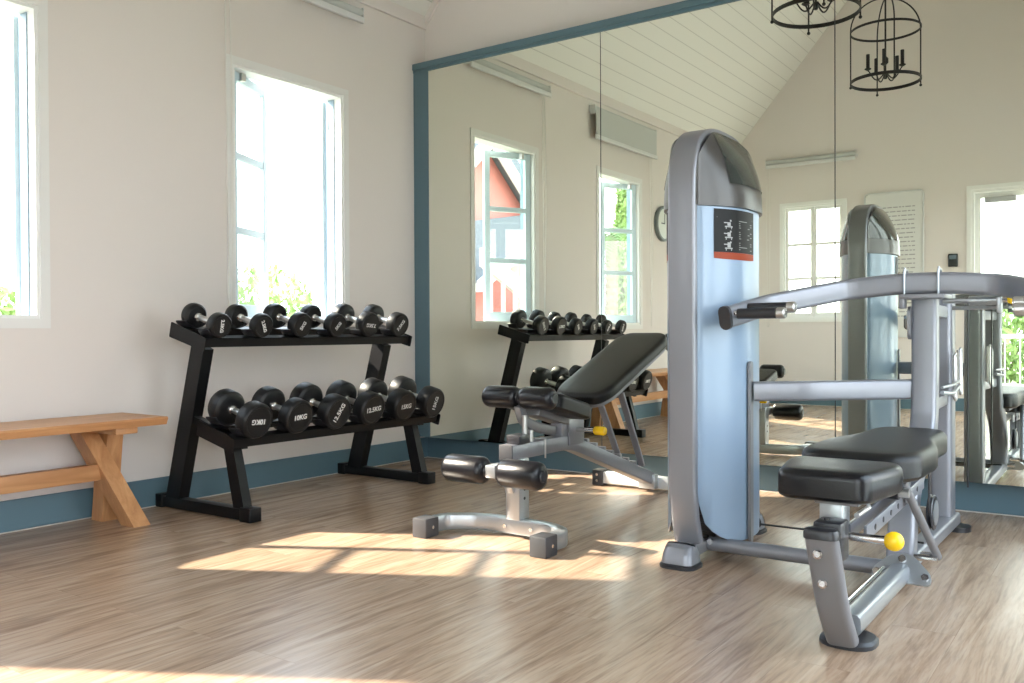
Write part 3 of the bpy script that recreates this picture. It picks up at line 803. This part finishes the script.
# backrest
ang = R(21.5)
bm_ = Matrix.Translation((CXB - .022, -.735, .690)) @ Matrix.Rotation(ang, 4, 'X')
out = fillet2([(-.12, -.42), (.12, -.42), (.158, -.33), (.158, .34), (.12, .42), (-.12, .42), (-.158, .34), (-.158, -.33)], .06)
mb = MB(); mb.pad(out, .062, .024, bm_); bp_(mb, 'backrest', 'vinyl_matt')
mb = MB(); mb.pad([(x_ * .93, y_ * .97) for x_, y_ in out], .016, .004, bm_ @ Matrix.Translation((0, 0, -.016))); bp_(mb, 'backrest_board', 'silver_dull')
mb = MB(); mb.box(-.03, .03, -.40, .12, -.055, -.016, bev=.004, mtx=bm_); bp_(mb, 'backrest_bar', 'silver')
mb = MB(); mb.box(CXB - .042, CXB - .033, -1.31, -1.17, .36, .52, bev=.002); mb.box(CXB + .033, CXB + .042, -1.31, -1.17, .36, .52, bev=.002); bp_(mb, 'hinge_plate', 'silver')
for sx_ in (-.035, .05):
    mb = MB(); mb.sweep(rrect(.036, .016, .004, 2), [(CXB + sx_, -.86 + sx_, .57 + sx_ * .3), (CXB + sx_, -.63 + sx_ * 1.2, .20 - sx_ * .5)], up=(0, .6, .6)); bp_(mb, 'support_strut', 'silver')
mb = MB()
for k in range(7):
    y = -1.12 + k * .085; z = .325 - (y + 1.28) * (.303 / .9) + .083; mb.box(CXB - .03, CXB + .03, y, y + .022, z - .02, z + .018, bev=.003)
bp_(mb, 'ladder_notch', 'silver_dull')
mb = MB(); mb.rod((CXB + .03, -1.24, .432), (2.11, -1.24, .432), .011, 12); bp_(mb, 'pull_pin_shaft', 'chrome')
mb = MB(); mb.lathe([(0, .001), (0, .017), (.006, .021), (.05, .021), (.058, .018), (.06, .001)], (2.105, -1.24, .432), (1, 0, 0), 20); bp_(mb, 'pull_knob', 'yellow')

# ------------------------------------------------------------------ multi-press weight machine
wm = empty('weight_machine', (3.1, -1.4, 0), 'large silver and pale blue weight-stack press machine with black bench pads', 'weight machine')
def wp(mb, n, m_='silver', **k): return rel(mb.done(n, m_, **k), wm)
TX = 2.784; TW = .112; TY0, TY1 = -1.760, -1.105; TZ = 1.715
yc = (TY0 + TY1) / 2; hy = (TY1 - TY0) / 2
def arch(inset, zlow_f, zlow_b, n=14, e=2.9, z0=1.41):
    pts = [(yc - hy + inset, zlow_f)]
    for i in range(n * 2 + 1):
        a = math.pi - math.pi * i / (n * 2)
        c, s_ = math.cos(a), math.sin(a)
        yy = yc + (hy - inset) * math.copysign(abs(c) ** (2 / e), c); zz = z0 + (TZ - inset - z0) * abs(s_) ** (2 / e)
        pts.append((yy, zz))
    pts.append((yc + hy - inset, zlow_b))
    return pts
th = .036
mid = arch(th / 2, .30, .30)
pth = [(TX, -1.69, .085), (TX, -1.725, .18)] + [(TX, a, b) for a, b in mid] + [(TX, -1.135, .18), (TX, -1.17, .085)]
wp(MB().sweep(rrect(th, TW, .012, 4), pth, up=(1, 0, 0)), 'tower_frame', 'silver')
# floor tube and feet
wp(MB().sweep(rrect(.09, .05, .01, 2), [(TX, -1.78, .055), (TX, -1.05, .055)]), 'tower_base', 'silver_dull')
for ya, yb_ in ((-1.825, -1.705), (-1.10, -.98)):
    mb = MB(); mb.loft([[(TX + p[0], (ya + yb_) / 2 + p[1], .018) for p in rrect(.128, yb_ - ya, .03)],
                        [(TX + p[0], (ya + yb_) / 2 + p[1], .05) for p in rrect(.122, yb_ - ya - .01, .03)],
                        [(TX + p[0], (ya + yb_) / 2 + p[1], .078) for p in rrect(.112, yb_ - ya - .04, .03)],
                        [(TX + p[0], (ya + yb_) / 2 + p[1], .088) for p in rrect(.100, yb_ - ya - .08, .03)]])
    wp(mb, 'foot_cover', 'silver')
    mb = MB(); mb.loft([[(TX + p[0], (ya + yb_) / 2 + p[1], z) for p in rrect(.148 - d_, yb_ - ya + .018 - d_, .045)] for z, d_ in ((0, 0), (.012, 0), (.018, .012))])
    wp(mb, 'rubber_foot', 'cap')
# shrouds: bulging panels on both sides of the tower
def bulge(y):
    u = (y - yc) / (hy - .036); return .110 * max(0.0, 1 - abs(u) ** 2.4)
SX = TX + .030
ny = 22
for side in (1, -1):
    mb = MB()
    ys = [yc - hy + .038 + (2 * hy - .076) * i / ny for i in range(ny + 1)]
    top = 1.435
    def zbot(y):
        u = abs(y - yc) / (hy - .038); return .070 + .22 * (1 - max(0, 1 - u ** 3.2 * .995) ** (1 / 2.6))
    nz = 8
    rows = []
    for j in range(nz + 1):
        rows.append([(TX + side * (.050 + bulge(y)), y, zbot(y) + (top - zbot(y)) * j / nz) for y in ys])
    inner = [[(x_ - side * .005, y_, z_) for x_, y_, z_ in r_] for r_ in rows]
    for A in (rows, inner):
        mb.loft(A, close=False, caps=False)
    # rim strips
    def strip(a, b): mb.loft([a, b], close=False, caps=False)
    strip(rows[0], inner[0]); strip(rows[-1], inner[-1])
    strip([r_[0] for r_ in rows], [r_[0] for r_ in inner]); strip([r_[-1] for r_ in rows], [r_[-1] for r_ in inner])
    sh = wp(mb, 'shroud', 'shroud', angle=60)
    # smoked cap following the arch
    mb = MB(); ap = [(a, b) for a, b in arch(th * .4, 1.41, 1.41, n=14)]
    def capx(y, z):
        k = max(0.0, min(1.0, (z - 1.41) / .29)); return TX + side * (.0545 + (bulge(y) + .010 * (1 - (abs(y - yc) / hy) ** 5)) * (1 - k ** 2.0))
    rings = []
    nn = 12
    cols_ = [p for p in ap[1:-1]]
    # grid between the bottom edge and the arch
    for y_, zt_ in cols_:
        rings.append([(capx(y_, 1.385 + (zt_ - 1.385) * j / nn), y_, 1.385 + (zt_ - 1.385) * j / nn) for j in range(nn + 1)])
    mb.loft(rings, close=False, caps=False)
    # bottom lip
    mb.loft([[r_[0] for r_ in rings], [(r_[0][0] - side * .012, r_[0][1], r_[0][2] - .002) for r_ in rings]], close=False, caps=False)
    cp = wp(mb, 'top_cap', 'smoke', angle=60)
    # glossy dark window in the cap
    mb = MB(); rr = []
    for y_, zt_ in cols_:
        if y_ < yc - .18 or zt_ < 1.50: continue
        rr.append([(capx(y_, 1.475 + (zt_ - .008 - 1.475) * j / nn) + side * .003, y_, 1.475 + (zt_ - .008 - 1.475) * j / nn) for j in range(nn + 1)])
    mb.loft(rr, close=False, caps=False)
    o = mb.done('cap_window', 'smokewin', cp, angle=60)
    # placard
    ya, yb_ = yc - .235, yc + .015
    def px(y): return TX + side * (.050 + bulge(y) + .0022)
    mb = MB(); yy = [ya + (yb_ - ya) * i / 12 for i in range(13)]
    mb.loft([[(px(y), y, 1.208) for y in yy], [(px(y), y, 1.375) for y in yy]], close=False, caps=False)
    pl = mb.done('placard', 'placard', sh, angle=60)
    mb = MB(); mb.loft([[(px(y), y, 1.180 + .012 * abs((y - (ya + yb_) / 2) / .17) ** 4) for y in yy], [(px(y), y, 1.2075) for y in yy]], close=False, caps=False)
    mb.done('placard_edge', 'orange', sh, angle=60)
    mb = MB()
    def quad(y0_, y1_, z0_, z1_):
        e = .0012 * side
        mb.loft([[(px(y0_) + e, y0_, z0_), (px(y1_) + e, y1_, z0_)], [(px(y0_) + e, y0_, z1_), (px(y1_) + e, y1_, z1_)]], close=False, caps=False)
    quad(ya + .01, yb_ - .015, 1.342, 1.3435)
    for k in range(14):
        z = 1.332 - k * .0085
        if k in (4, 9): continue
        quad(ya + .12, ya + .12 + (.085 if k % 4 else .06) + (.02 if k % 3 else 0), z - .0018, z + .0012)
    mb.done('lettering', 'ink', pl, smooth=False)
    mb = MB()
    for k in range(3):       # three small exercise pictograms
        z = 1.318 - k * .042; y_ = ya + .060
        quad(y_ - .016, y_ + .022, z - .013, z - .009); quad(y_ - .004, y_ + .012, z - .008, z + .006 + .003 * k)
        quad(y_ - .020, y_ - .004, z + .002, z + .006); quad(y_ + .008, y_ + .016, z + .009, z + .016)
        quad(y_ - .012, y_ - .008, z - .020, z - .008); quad(y_ + .014, y_ + .018, z - .020, z - .008)
    mb.done('pictogram', 'inkp', pl, smooth=False)
# weight stack inside the tower
mb = MB()
for k in range(14): mb.box(TX - .055, TX + .055, yc - .17, yc + .17, .11 + k * .032, .139 + k * .032, bev=.002, seg=1)
mb.rod((TX, yc - .12, .1), (TX, yc - .12, 1.38), .012, 8); mb.rod((TX, yc + .12, .1), (TX, yc + .12, 1.38), .012, 8)
wp(mb, 'weight_stack', 'foot')
# thin upright guard plate beside the shroud
mb = MB(); mb.prism([(p[0] + -1.475, p[1] + .42) for p in rrect(.030, .72, .014)], 0, 2.948, 2.960)
wp(mb, 'guard_plate', 'silver_dull')
# floor tubes linking tower and bench frame
wp(MB().rod((2.83, -1.60, .062), (3.53, -1.60, .062), .028, 18), 'link_tube', 'silver')
mb = MB(); mb.rod((2.81, -1.625, .07), (2.81, -1.575, .07), .018, 10); mb.rod((2.845, -1.63, .075), (2.845, -1.62, .075), .012, 8); wp(mb, 'bolt', 'chrome')
wp(MB().rod((2.90, -1.30, .095), (3.56, -1.30, .10), .004, 8), 'cable', 'cap')
wp(MB().lathe([(0, .001), (0, .03), (.004, .034), (.008, .028), (.012, .034), (.016, .03), (.016, .001)], (2.90, -1.31, .10), (0, 1, 0), 20), 'pulley', 'cap')
# horizontal stay bar
wp(MB().sweep(rrect(.045, .078, .012, 3), fillet([(2.962, -1.46, .660), (3.14, -1.39, .664), (3.49, -1.13, .668)], .05, 5)), 'stay_bar', 'silver')
# front leg, rail and flange
AX = 3.535
mb = MB(); mb.sweep(rrect(.088, .044, .020, 4), fillet([(AX - .014, -2.492, .348), (AX - .002, -2.42, .13), (AX + .0, -2.335, .025)], .06, 6), up=(0, -1, .35))
wp(mb, 'front_leg', 'silver_dull')
mb = MB(); mb.loft([[(AX - .014 + p[0], -2.493 + p[1], z) for p in rrect(.093 - d_, .054 - d_, .024 - d_ / 2)] for z, d_ in ((.342, 0), (.358, 0), (.366, .008), (.370, .024))]); wp(mb, 'leg_cap', 'cap')
mb = MB(); mb.loft([[(AX + p[0], -2.265 + p[1], z) for p in rrect(.155 - d_, .155 - d_, .06)] for z, d_ in ((0, 0), (.012, 0), (.020, .014))]); wp(mb, 'rubber_foot', 'cap')
mb = MB()
for z, y in ((.300, -2.506), (.215, -2.478)): mb.lathe([(0, .001), (0, .014), (.006, .013), (.010, .008), (.010, .001)], (AX - .020 + (.32 - z) * .06, y, z), (0, -1, .25), 12)
wp(mb, 'bolt', 'chrome')
wp(MB().sweep(rrect(.066, .062, .018, 3), [(AX + .008, -2.30, .060), (AX + .010, -1.60, .062)]), 'floor_rail', 'galv')
wp(MB().sweep(rrect(.020, .012, .003, 2), [(AX - .030, -2.27, .080), (AX - .028, -1.66, .082)]), 'rail_lip', 'chrome')
# flange: rounded lozenge plate
mb = MB(); fl_ = fillet2([(-.095, -.045), (.095, -.045), (.095, -.005), (.030, .058), (-.030, .058), (-.095, -.005)], .035)
fm = Matrix.Translation((AX + .016, -1.64, .072)) @ Matrix.Rotation(R(-28), 4, 'X')
mb.loft([[fm @ Vector((p[0], y_, p[1])) for p in fl_] for y_ in (-.008, .008)]); wp(mb, 'flange_plate', 'galv')
mb = MB()
for dx, dz in ((-.078, -.018), (.078, -.018), (0, .036)):
    c = fm @ Vector((dx, -.008, dz)); mb.lathe([(0, .001), (0, .014), (.009, .013), (.009, .001)], c, fm.to_3x3() @ Vector((0, -1, 0)), 6)
wp(mb, 'bolt', 'chrome')
wp(MB().sweep(rrect(.070, .055, .012, 3), [(AX - .010, -1.60, .058), (AX, -.52, .058)]), 'rear_rail', 'silver')
mb = MB(); mb.loft([[(AX + p[0], -.50 + p[1], z) for p in rrect(.15, .12, .05)] for z in (0, .022)]); wp(mb, 'rubber_foot', 'cap')
# columns
wp(MB().sweep(rrect(.092, .115, .022, 4), [(AX - .025, -.60, .03), (AX - .025, -.60, 1.075)], up=(0, 1, 0)), 'rear_column', 'silver')
mb = MB(); mb.sweep(rrect(.092, .085, .016, 4), fillet([(AX - .01, -1.52, .075), (AX - .01, -1.45, .33), (AX - .002, -1.14, .50), (AX - .002, -1.12, .70), (AX - .002, -1.12, 1.035)], .14, 8), up=(0, 1, 0.1)); wp(mb, 'front_column', 'silver')
mb = MB(); mb.sweep(rrect(.05, .05, .008, 2), [(AX + .0, -1.12, .60), (AX - .02, -.62, .60)]); mb.sweep(rrect(.05, .05, .008, 2), [(AX, -1.12, .98), (AX - .02, -.62, .98)]); wp(mb, 'brace', 'silver')
# looped brackets on the rear column
for yb2, zc in ((-.70, .70), (-.60, .72)):
    mb = MB(); path = [( AX + .042 + (0 if yb2 == -.70 else .006), yb2 + p[0], zc + p[1]) for p in rrect(.035, .20, .017, 5)]
    mb.sweep([(.006 * math.cos(q * math.pi / 4), .006 * math.sin(q * math.pi / 4)) for q in range(8)], path, up=(1, 0, 0), closed=True)
    mb.prism([(p[0] + yb2, p[1] + zc) for p in rrect(.028, .19, .013, 5)], 0, AX + .032, AX + .038)
    wp(mb, 'bracket_plate', 'brushed')
mb = MB()
mb.tube(fillet([(AX + .055, -1.10, .655), (AX + .075, -.98, .645), (AX + .06, -.72, .665)], .05, 5), .008, 8)
mb.tube(fillet([(AX + .055, -1.10, .675), (AX + .075, -.98, .680), (AX + .06, -.72, .685)], .05, 5), .006, 8)
wp(mb, 'loop_link', 'galv')
wp(MB().rod((AX + .065, -.52, .20), (AX + .065, -.52, 1.02), .004, 8), 'cable', 'cap')
# press arm
BY = -1.215
left = fillet([(AX - .10, BY, 1.080), (AX - .275, BY, 1.066), (3.025, -1.49, 1.002), (2.958, -1.735, .952)], .05, 6)
arm_pts = [(2 * AX - p[0], p[1], p[2]) for p in reversed(left)]
full = list(left)[::-1] + [Vector((AX, BY, 1.082))] + [Vector((2 * AX - p[0], p[1], p[2])) for p in left]
pa = wp(MB().sweep(rrect(.042, .082, .016, 4), full), 'press_arm', 'silver')
for s in (1, -1):
    def X(x_): return x_ if s == 1 else 2 * AX - x_
    mb = MB(); d = Vector((-.067 * s, -.245, -.05)).normalized(); e0 = Vector((X(2.958), -1.735, .952))
    mb.sweep(rrect(.052, .090, .024, 4), [e0 + d * .0, e0 + d * .014]); o = mb.done('end_cap', 'cap', pa)
    for (gy, gz, gx) in ((-1.715, .966, 2.975), (-1.630, .988, 2.985)):
        mb = MB(); mb.rod((X(gx - .03), gy, gz), (X(gx + .20), gy, gz), .014, 14)
        gb = mb.done('grip_bar', 'chrome', pa)
        mb = MB(); mb.rod((X(gx + .02), gy, gz), (X(gx + .165), gy, gz), .020, 20); mb.done('hand_grip', 'cap', gb)
        mb = MB(); mb.lathe([(0, .001), (0, .021), (.026, .021), (.030, .018), (.030, .001)], (X(gx + .168), gy, gz), (s, 0, 0), 20); mb.done('grip_end', 'brushed', gb)
# U-bolts and pivot hardware
for xx in (AX - .055, AX + .065):
    mb = MB()
    path = [(xx, BY + p[0], 1.082 + p[1]) for p in rrect(.060, .105, .012, 3)]
    mb.sweep([(.0045 * math.cos(q * math.pi / 3), .0045 * math.sin(q * math.pi / 3)) for q in range(6)], path, up=(1, 0, 0), closed=True)
    mb.rod((xx, BY - .02, 1.12), (xx, BY - .02, 1.143), .004, 6)
    wp(mb, 'clamp_bolt', 'galv')
mb = MB(); mb.box(AX - .075, AX + .085, BY - .035, BY + .15, 1.022, 1.040, bev=.004); mb.box(AX - .075, AX - .055, BY - .03, BY + .02, .985, 1.03, bev=.003); wp(mb, 'pivot_plate', 'silver_dull')
mb = MB(); mb.rod((AX + .07, BY + .04, 1.012), (AX + .16, BY + .04, 1.012), .010, 10); mb.rod((AX + .16, BY + .04, 1.012), (AX + .26, BY + .04, 1.012), .018, 14)
mb.rod((AX + .10, BY + .05, .985), (AX + .25, BY + .05, .985), .008, 8); mb.box(AX + .255, AX + .27, BY + .01, BY + .07, .965, 1.035, bev=.003)
wp(mb, 'damper', 'galv')
wp(MB().sphere((AX + .305, BY + .04, 1.012), .016, 14, (1.4, 1, 1)), 'pull_knob', 'yellow')
wp(MB().rod((AX + .27, BY + .04, 1.012), (AX + .29, BY + .04, 1.012), .010, 10), 'pull_pin_shaft', 'chrome')
wp(MB().prism([(p[0] - 1.16, p[1] + .93) for p in rrect(.06, .13, .025)], 0, AX - .055, AX - .045), 'side_plate', 'silver_dull')
# bench pads
smx = Matrix.Translation((3.508, -2.28, .428))
mb = MB(); mb.pad(fillet2([(-.130, -.155), (.115, -.155), (.158, .08), (.150, .14), (-.165, .14), (-.175, .08)], .045), .086, .026, smx); wp(mb, 'seat_pad', 'vinyl')
bmx = Matrix.Translation((AX - .018, -1.66, .440)) @ Matrix.Rotation(R(0), 4, 'X')
mb = MB(); mb.pad(fillet2([(-.15, -.44), (.11, -.44), (.165, -.36), (.170, -.08), (.122, .10), (.128, .36), (.09, .44), (-.10, .44), (-.135, .36), (-.145, .10), (-.195, -.08), (-.200, -.36)], .07), .088, .030, bmx); wp(mb, 'back_pad', 'vinyl_matt')
wp(MB().box(AX - .06, AX + .06, -2.40, -1.35, .418, .432, bev=.003), 'pad_frame', 'silver_dull')
# seat carriage
wp(MB().box(AX - .055, AX + .010, -2.37, -2.29, .300, .420, bev=.006), 'seat_post', 'galv')
mb = MB(); mb.box(AX - .048, AX + .028, -2.455, -2.372, .27, .378, bev=.006); mb.rod((AX - .02, -2.42, .378), (AX - .02, -2.42, .384), .008, 8); wp(mb, 'carriage_block', 'cap')
wp(MB().rod((AX + .02, -2.36, .328), (AX + .130, -2.36, .328), .012, 14), 'pull_pin_shaft', 'chrome')
wp(MB().sphere((AX + .142, -2.36, .328), .0265, 22, (1.0, 1, 1)), 'pull_knob', 'yellow')
mb = MB()
for xx in (AX + .015, AX + .058):
    mb.sweep(rrect(.008, .045, .003, 2), [(xx, -2.32, .330), (xx, -1.50, .360)])
wp(mb, 'slide_rail', 'silver')
mb = MB()
for k in range(7): mb.rod((AX + .062, -2.22 + k * .10, .333 + k * .0036), (AX + .0635, -2.22 + k * .10, .333 + k * .0036), .009, 10)
wp(mb, 'adjusting_hole', 'cap')
mb = MB(); mb.tube([(AX + .03, -2.30, .375), (AX + .03, -2.16, .375), (AX + .03, -2.16, .415)], .008, 8); mb.rod((AX - .04, -2.28, .30), (AX - .04, -1.6, .31), .010, 10); wp(mb, 'linkage', 'brushed')
wp(MB().rod((AX - .05, -1.92, .388), (AX + .065, -1.92, .388), .024, 16), 'seat_handle', 'cap')
wp(MB().rod((AX + .065, -1.92, .388), (AX + .095, -1.92, .388), .015, 12), 'handle_end', 'brushed')
wp(MB().rod((AX + .075, -1.92, .425), (AX + .110, -1.52, .105), .014, 12), 'strut', 'silver_dull')
mb = MB(); mb.rod((AX + .04, -1.56, .105), (AX + .115, -1.56, .105), .012, 10); mb.rod((AX + .04, -1.44, .085), (AX + .08, -1.44, .085), .014, 10); wp(mb, 'bolt', 'chrome')
wp(MB().lathe([(0, .001), (0, .060), (.004, .064), (.010, .054), (.016, .064), (.020, .060), (.020, .001)], (AX + .068, -1.44, .245), (1, 0, 0), 30), 'pulley', 'cap')
wp(MB().lathe([(0, .001), (0, .045), (.003, .045), (.003, .001)], (AX + .089, -1.44, .245), (1, 0, 0), 24), 'pulley_cover', 'galv')
wp(MB().rod((AX + .078, -1.498, .245), (AX + .078, -1.498, .43), .004, 8), 'cable', 'cap')

# ------------------------------------------------------------------ outdoors
struct(MB().box(-40, 40, -40, 40, -.42, -.14).done('ground', 'lawn', smooth=False))
struct(MB().box(1.0, 6.5, -10.5, -LN - WT, -.139, -.02).done('terrace', 'terrace', smooth=False))
struct(MB().box(W + WT, 9.5, -LN - WT, 1.0, -.139, -.02).done('terrace', 'terrace', smooth=False))  # unseen pale paving, added so less green bounces off the lawn indoors
def foliage(mb, c, rad, n, size, rnd, drop=1.0):
    for _ in range(n):
        while True:
            v = Vector((rnd.uniform(-1, 1), rnd.uniform(-1, 1), rnd.uniform(-1, 1)))
            if .35 < v.length < 1: break
        p = Vector(c) + Vector((v.x * rad[0], v.y * rad[1], v.z * rad[2]))
        q = Euler((rnd.uniform(0, 6.3), rnd.uniform(0, 6.3), rnd.uniform(0, 6.3))).to_matrix()
        s = size * rnd.uniform(.6, 1.3)
        vs = [mb.bm.verts.new(p + q @ Vector(a)) for a in ((-s, 0, 0), (0, -s * .38, s * .08), (s, 0, 0), (0, s * .38, s * .08))]
        mb.bm.faces.new(vs)
def shrub(x, y, r, h, label, m_='leaf', seed=1, group='shrubs beyond the left windows'):
    rnd = random.Random(seed)
    root = empty('shrub', (x, y, -.14), label, 'shrub', group)
    mb = MB(); foliage(mb, (0, 0, h * .52), (r, r, h * .52), 1500, .10, rnd)
    mb.done('foliage', m_, root, smooth=False)
    mb = MB()
    for k in range(5):
        a = k * 1.256; mb.rod((0.05 * math.cos(a), .05 * math.sin(a), 0), (r * .5 * math.cos(a), r * .5 * math.sin(a), h * .6), .02, 6)
    mb.done('stem', 'bark', root)
for k, (x, y, r, h) in enumerate(((-8.6, -.6, .98, 2.0), (-8.9, 1.5, 1.0, 1.75), (-8.5, 3.6, 1.0, 2.1), (-8.7, 5.7, 1.0, 2.25), (-8.3, 7.8, 1.0, 2.1), (-8.6, 9.9, 1.0, 1.9))):
    shrub(x, y, r, h, ['low green shrub behind the leftmost window', 'second green shrub beyond the leftmost window', 'green shrub seen through the open casement behind the rack',
                       'tallest green shrub outside the rack window, beyond the casement edge', 'bright green shrub outside the rack window, centre of the opening', 'green shrub outside the rack window, beside its blue-white leaf'][k], seed=k + 2)
def tree(x, y, h, r, label, seed, conifer=False, m_='leaf'):
    rnd = random.Random(seed); root = empty('tree', (x, y, -.14), label, 'tree', 'trees outside the left windows')
    mb = MB(); mb.lathe([(0, .20), (h * .3, .15), (h * .9, .06)], (0, 0, 0), (0, 0, 1), 12); mb.done('trunk', 'bark', root)
    mb = MB()
    if conifer:
        for k in range(9):
            f_ = k / 9; foliage(mb, (0, 0, h * (.12 + .9 * f_)), (r * (1 - f_ * .85), r * (1 - f_ * .85), h * .09), 420, .13, rnd)
    else:
        for k in range(9):
            a = rnd.uniform(0, 6.3); foliage(mb, (r * .55 * math.cos(a), r * .55 * math.sin(a), h * rnd.uniform(.35, .95)), (r * .6, r * .6, h * .13), 380, .14, rnd)
    mb.done('foliage', m_, root, smooth=False)
tree(-5.5, -13.75, 4.7, .65, 'slim bright green conifer outside the window reflected beside the mirror seam', 11, True, 'leaf')
tree(-3.4, -14.8, 4.2, .9, 'leafy tree outside the window, behind the slim conifer in the mirror', 13, False, 'leaf2')
for k, x in enumerate((.3, 2.2, 4.1)):
    shrub(x, -13.4, .88, 1.9, ['green garden shrub beyond the terrace, nearest the closed far window', 'green garden shrub beyond the terrace, seen low in the glazed door', 'green garden shrub beyond the terrace, far end of the row'][k], seed=30 + k, group='garden shrubs beyond the terrace')
# white railing beyond the terrace
t = empty('terrace_railing', (3, -10.4, -.02), 'white railing at the far edge of the terrace behind the glazed door', 'railing')
rel(MB().box(.8, 6.4, -10.43, -10.37, .78, .84).done('top_rail', 'extwhite', smooth=False), t)
rel(MB().box(.8, 6.4, -10.42, -10.38, .05, .10).done('bottom_rail', 'extwhite', smooth=False), t)
for k in range(29):
    xx = .82 + k * .198; w_ = .045 if k % 7 == 0 else .018
    rel(MB().box(xx - w_ / 2, xx + w_ / 2, -10.40 - w_ / 2, -10.40 + w_ / 2, -.02, .78).done('post' if k % 7 == 0 else 'baluster', 'extwhite', smooth=False), t)
# red house
hs = empty('red_house', (-9, -11.5, -.14), 'red clapboard house with white gable trim and grey shingle roof outside the window', 'house')
def hp(mb, n, m_, par=None):
    o = mb.done(n, m_, smooth=False)
    return rel(o, hs)
hp(MB().prism([(-12.6, -.14), (-6.6, -.14), (-6.6, 2.05), (-10.15, 4.95), (-12.6, 2.95)], 0, -11.5, -7.0), 'wall', 'red')
mb = MB()
mb.prism([(-10.15, 5.00), (-10.15, 5.40), (-6.2, 2.20), (-6.2, 1.80)], 0, -11.8, -6.7); mb.prism([(-10.15, 5.00), (-10.15, 5.40), (-12.8, 3.24), (-12.8, 2.84)], 0, -11.8, -6.7)
hp(mb, 'roof', 'roof')
mb = MB()
mb.prism([(-10.15, 5.05), (-10.15, 4.72), (-6.2, 1.50), (-6.2, 1.83)], 0, -6.7, -6.64); mb.prism([(-10.15, 5.05), (-10.15, 4.72), (-12.8, 2.56), (-12.8, 2.89)], 0, -6.7, -6.64)
hp(mb, 'gable_trim', 'extwhite')
hp(MB().prism([(-9.0, 3.06), (-12.6, 3.66), (-12.6, 3.45), (-9.9, 2.0), (-9.0, 1.60)], 0, -6.99, -6.75), 'porch_roof', 'roof')
hp(MB().prism([(-12.6, 3.50), (-9.7, 1.95), (-9.7, 1.72), (-12.6, 3.27)], 0, -6.85, -6.62), 'porch_trim', 'extwhite')
hp(MB().prism([(-9.2, 2.55), (-9.2, 2.20), (-12.6, .75), (-12.6, 1.10)], 0, -6.3, -6.2), 'stair_rail', 'extwhite')
for k in range(8):
    yy = -9.5 - k * .42; zz = 2.32 + (yy + 9.2) * .4265
    hp(MB().box(-6.28, -6.22, yy - .03, yy + .03, -.14, zz), 'stair_post', 'extwhite')
# palm
t = empty('palm_tree', (-4.8, -11.8, -.14), 'small palm tree with a thick rough trunk outside the window at the mirror seam', 'tree')
mb = MB(); mb.lathe([(0, .17), (.3, .14)] + [(.3 + k * .15 + d_, .125 + (.018 if d_ else 0)) for k in range(17) for d_ in (0, .07)] + [(2.95, .16), (3.1, .02)], (0, 0, 0), (0, 0, 1), 12)
mb.done('trunk', 'bark', t, smooth=False)
rnd = random.Random(5)
for k in range(13):
    a = k * 2.399; el = rnd.uniform(.2, 1.1); mb = MB(); prev = None; n = 9
    pts = [Vector((math.cos(a) * (.95 * u), math.sin(a) * (.95 * u), 3.0 + math.sin(el) * 1.2 * u - 1.35 * u * u)) for u in [i / n for i in range(n + 1)]]
    sd = Vector((-math.sin(a), math.cos(a), 0))
    for i in range(1, n + 1):
        for sg in (1, -1):
            for q in (0, .5):
                p0 = pts[i - 1].lerp(pts[i], q); d_ = (pts[i] - pts[i - 1]).normalized(); L_ = .36 * math.sin(math.pi * min(.95, (i + q) / (n + 1)) ** .7) + .05
                tip = p0 + sd * sg * L_ * .8 + d_ * L_ * .5 + Vector((0, 0, -.12 * L_))
                vs = [mb.bm.verts.new(v) for v in (p0 - d_ * .018, p0 + d_ * .018, tip)]; mb.bm.faces.new(vs)
    mb.done('frond', 'leaf2', t, smooth=False)

# ------------------------------------------------------------------ each bolt, hole, notch and plate an object of its own
def split_pieces(o):
    me = o.data; bm = bmesh.new(); bm.from_mesh(me)
    left = set(bm.verts); groups = []
    while left:
        st = [left.pop()]; g = {st[0]}
        while st:
            v = st.pop()
            for e in v.link_edges:
                u = e.other_vert(v)
                if u in left: left.remove(u); g.add(u); st.append(u)
        groups.append(sorted(v.index for v in g))
    bm.free()
    if len(groups) < 2: return
    for k, g in enumerate(groups):
        keep = set(g); b2 = bmesh.new(); b2.from_mesh(me); b2.verts.ensure_lookup_table()
        bmesh.ops.delete(b2, geom=[v for v in b2.verts if v.index not in keep], context='VERTS')
        m2 = bpy.data.meshes.new(me.name); b2.to_mesh(m2); b2.free()
        for m_ in me.materials: m2.materials.append(m_)
        c = o.copy(); c.data = m2; C.objects.link(c)
    bpy.data.objects.remove(o)
for o in list(C.objects):
    if o.type == 'MESH' and o.name.split('.')[0] in ('bolt', 'adjusting_hole', 'ladder_notch', 'slide_rail', 'hinge_plate'):
        split_pieces(o)
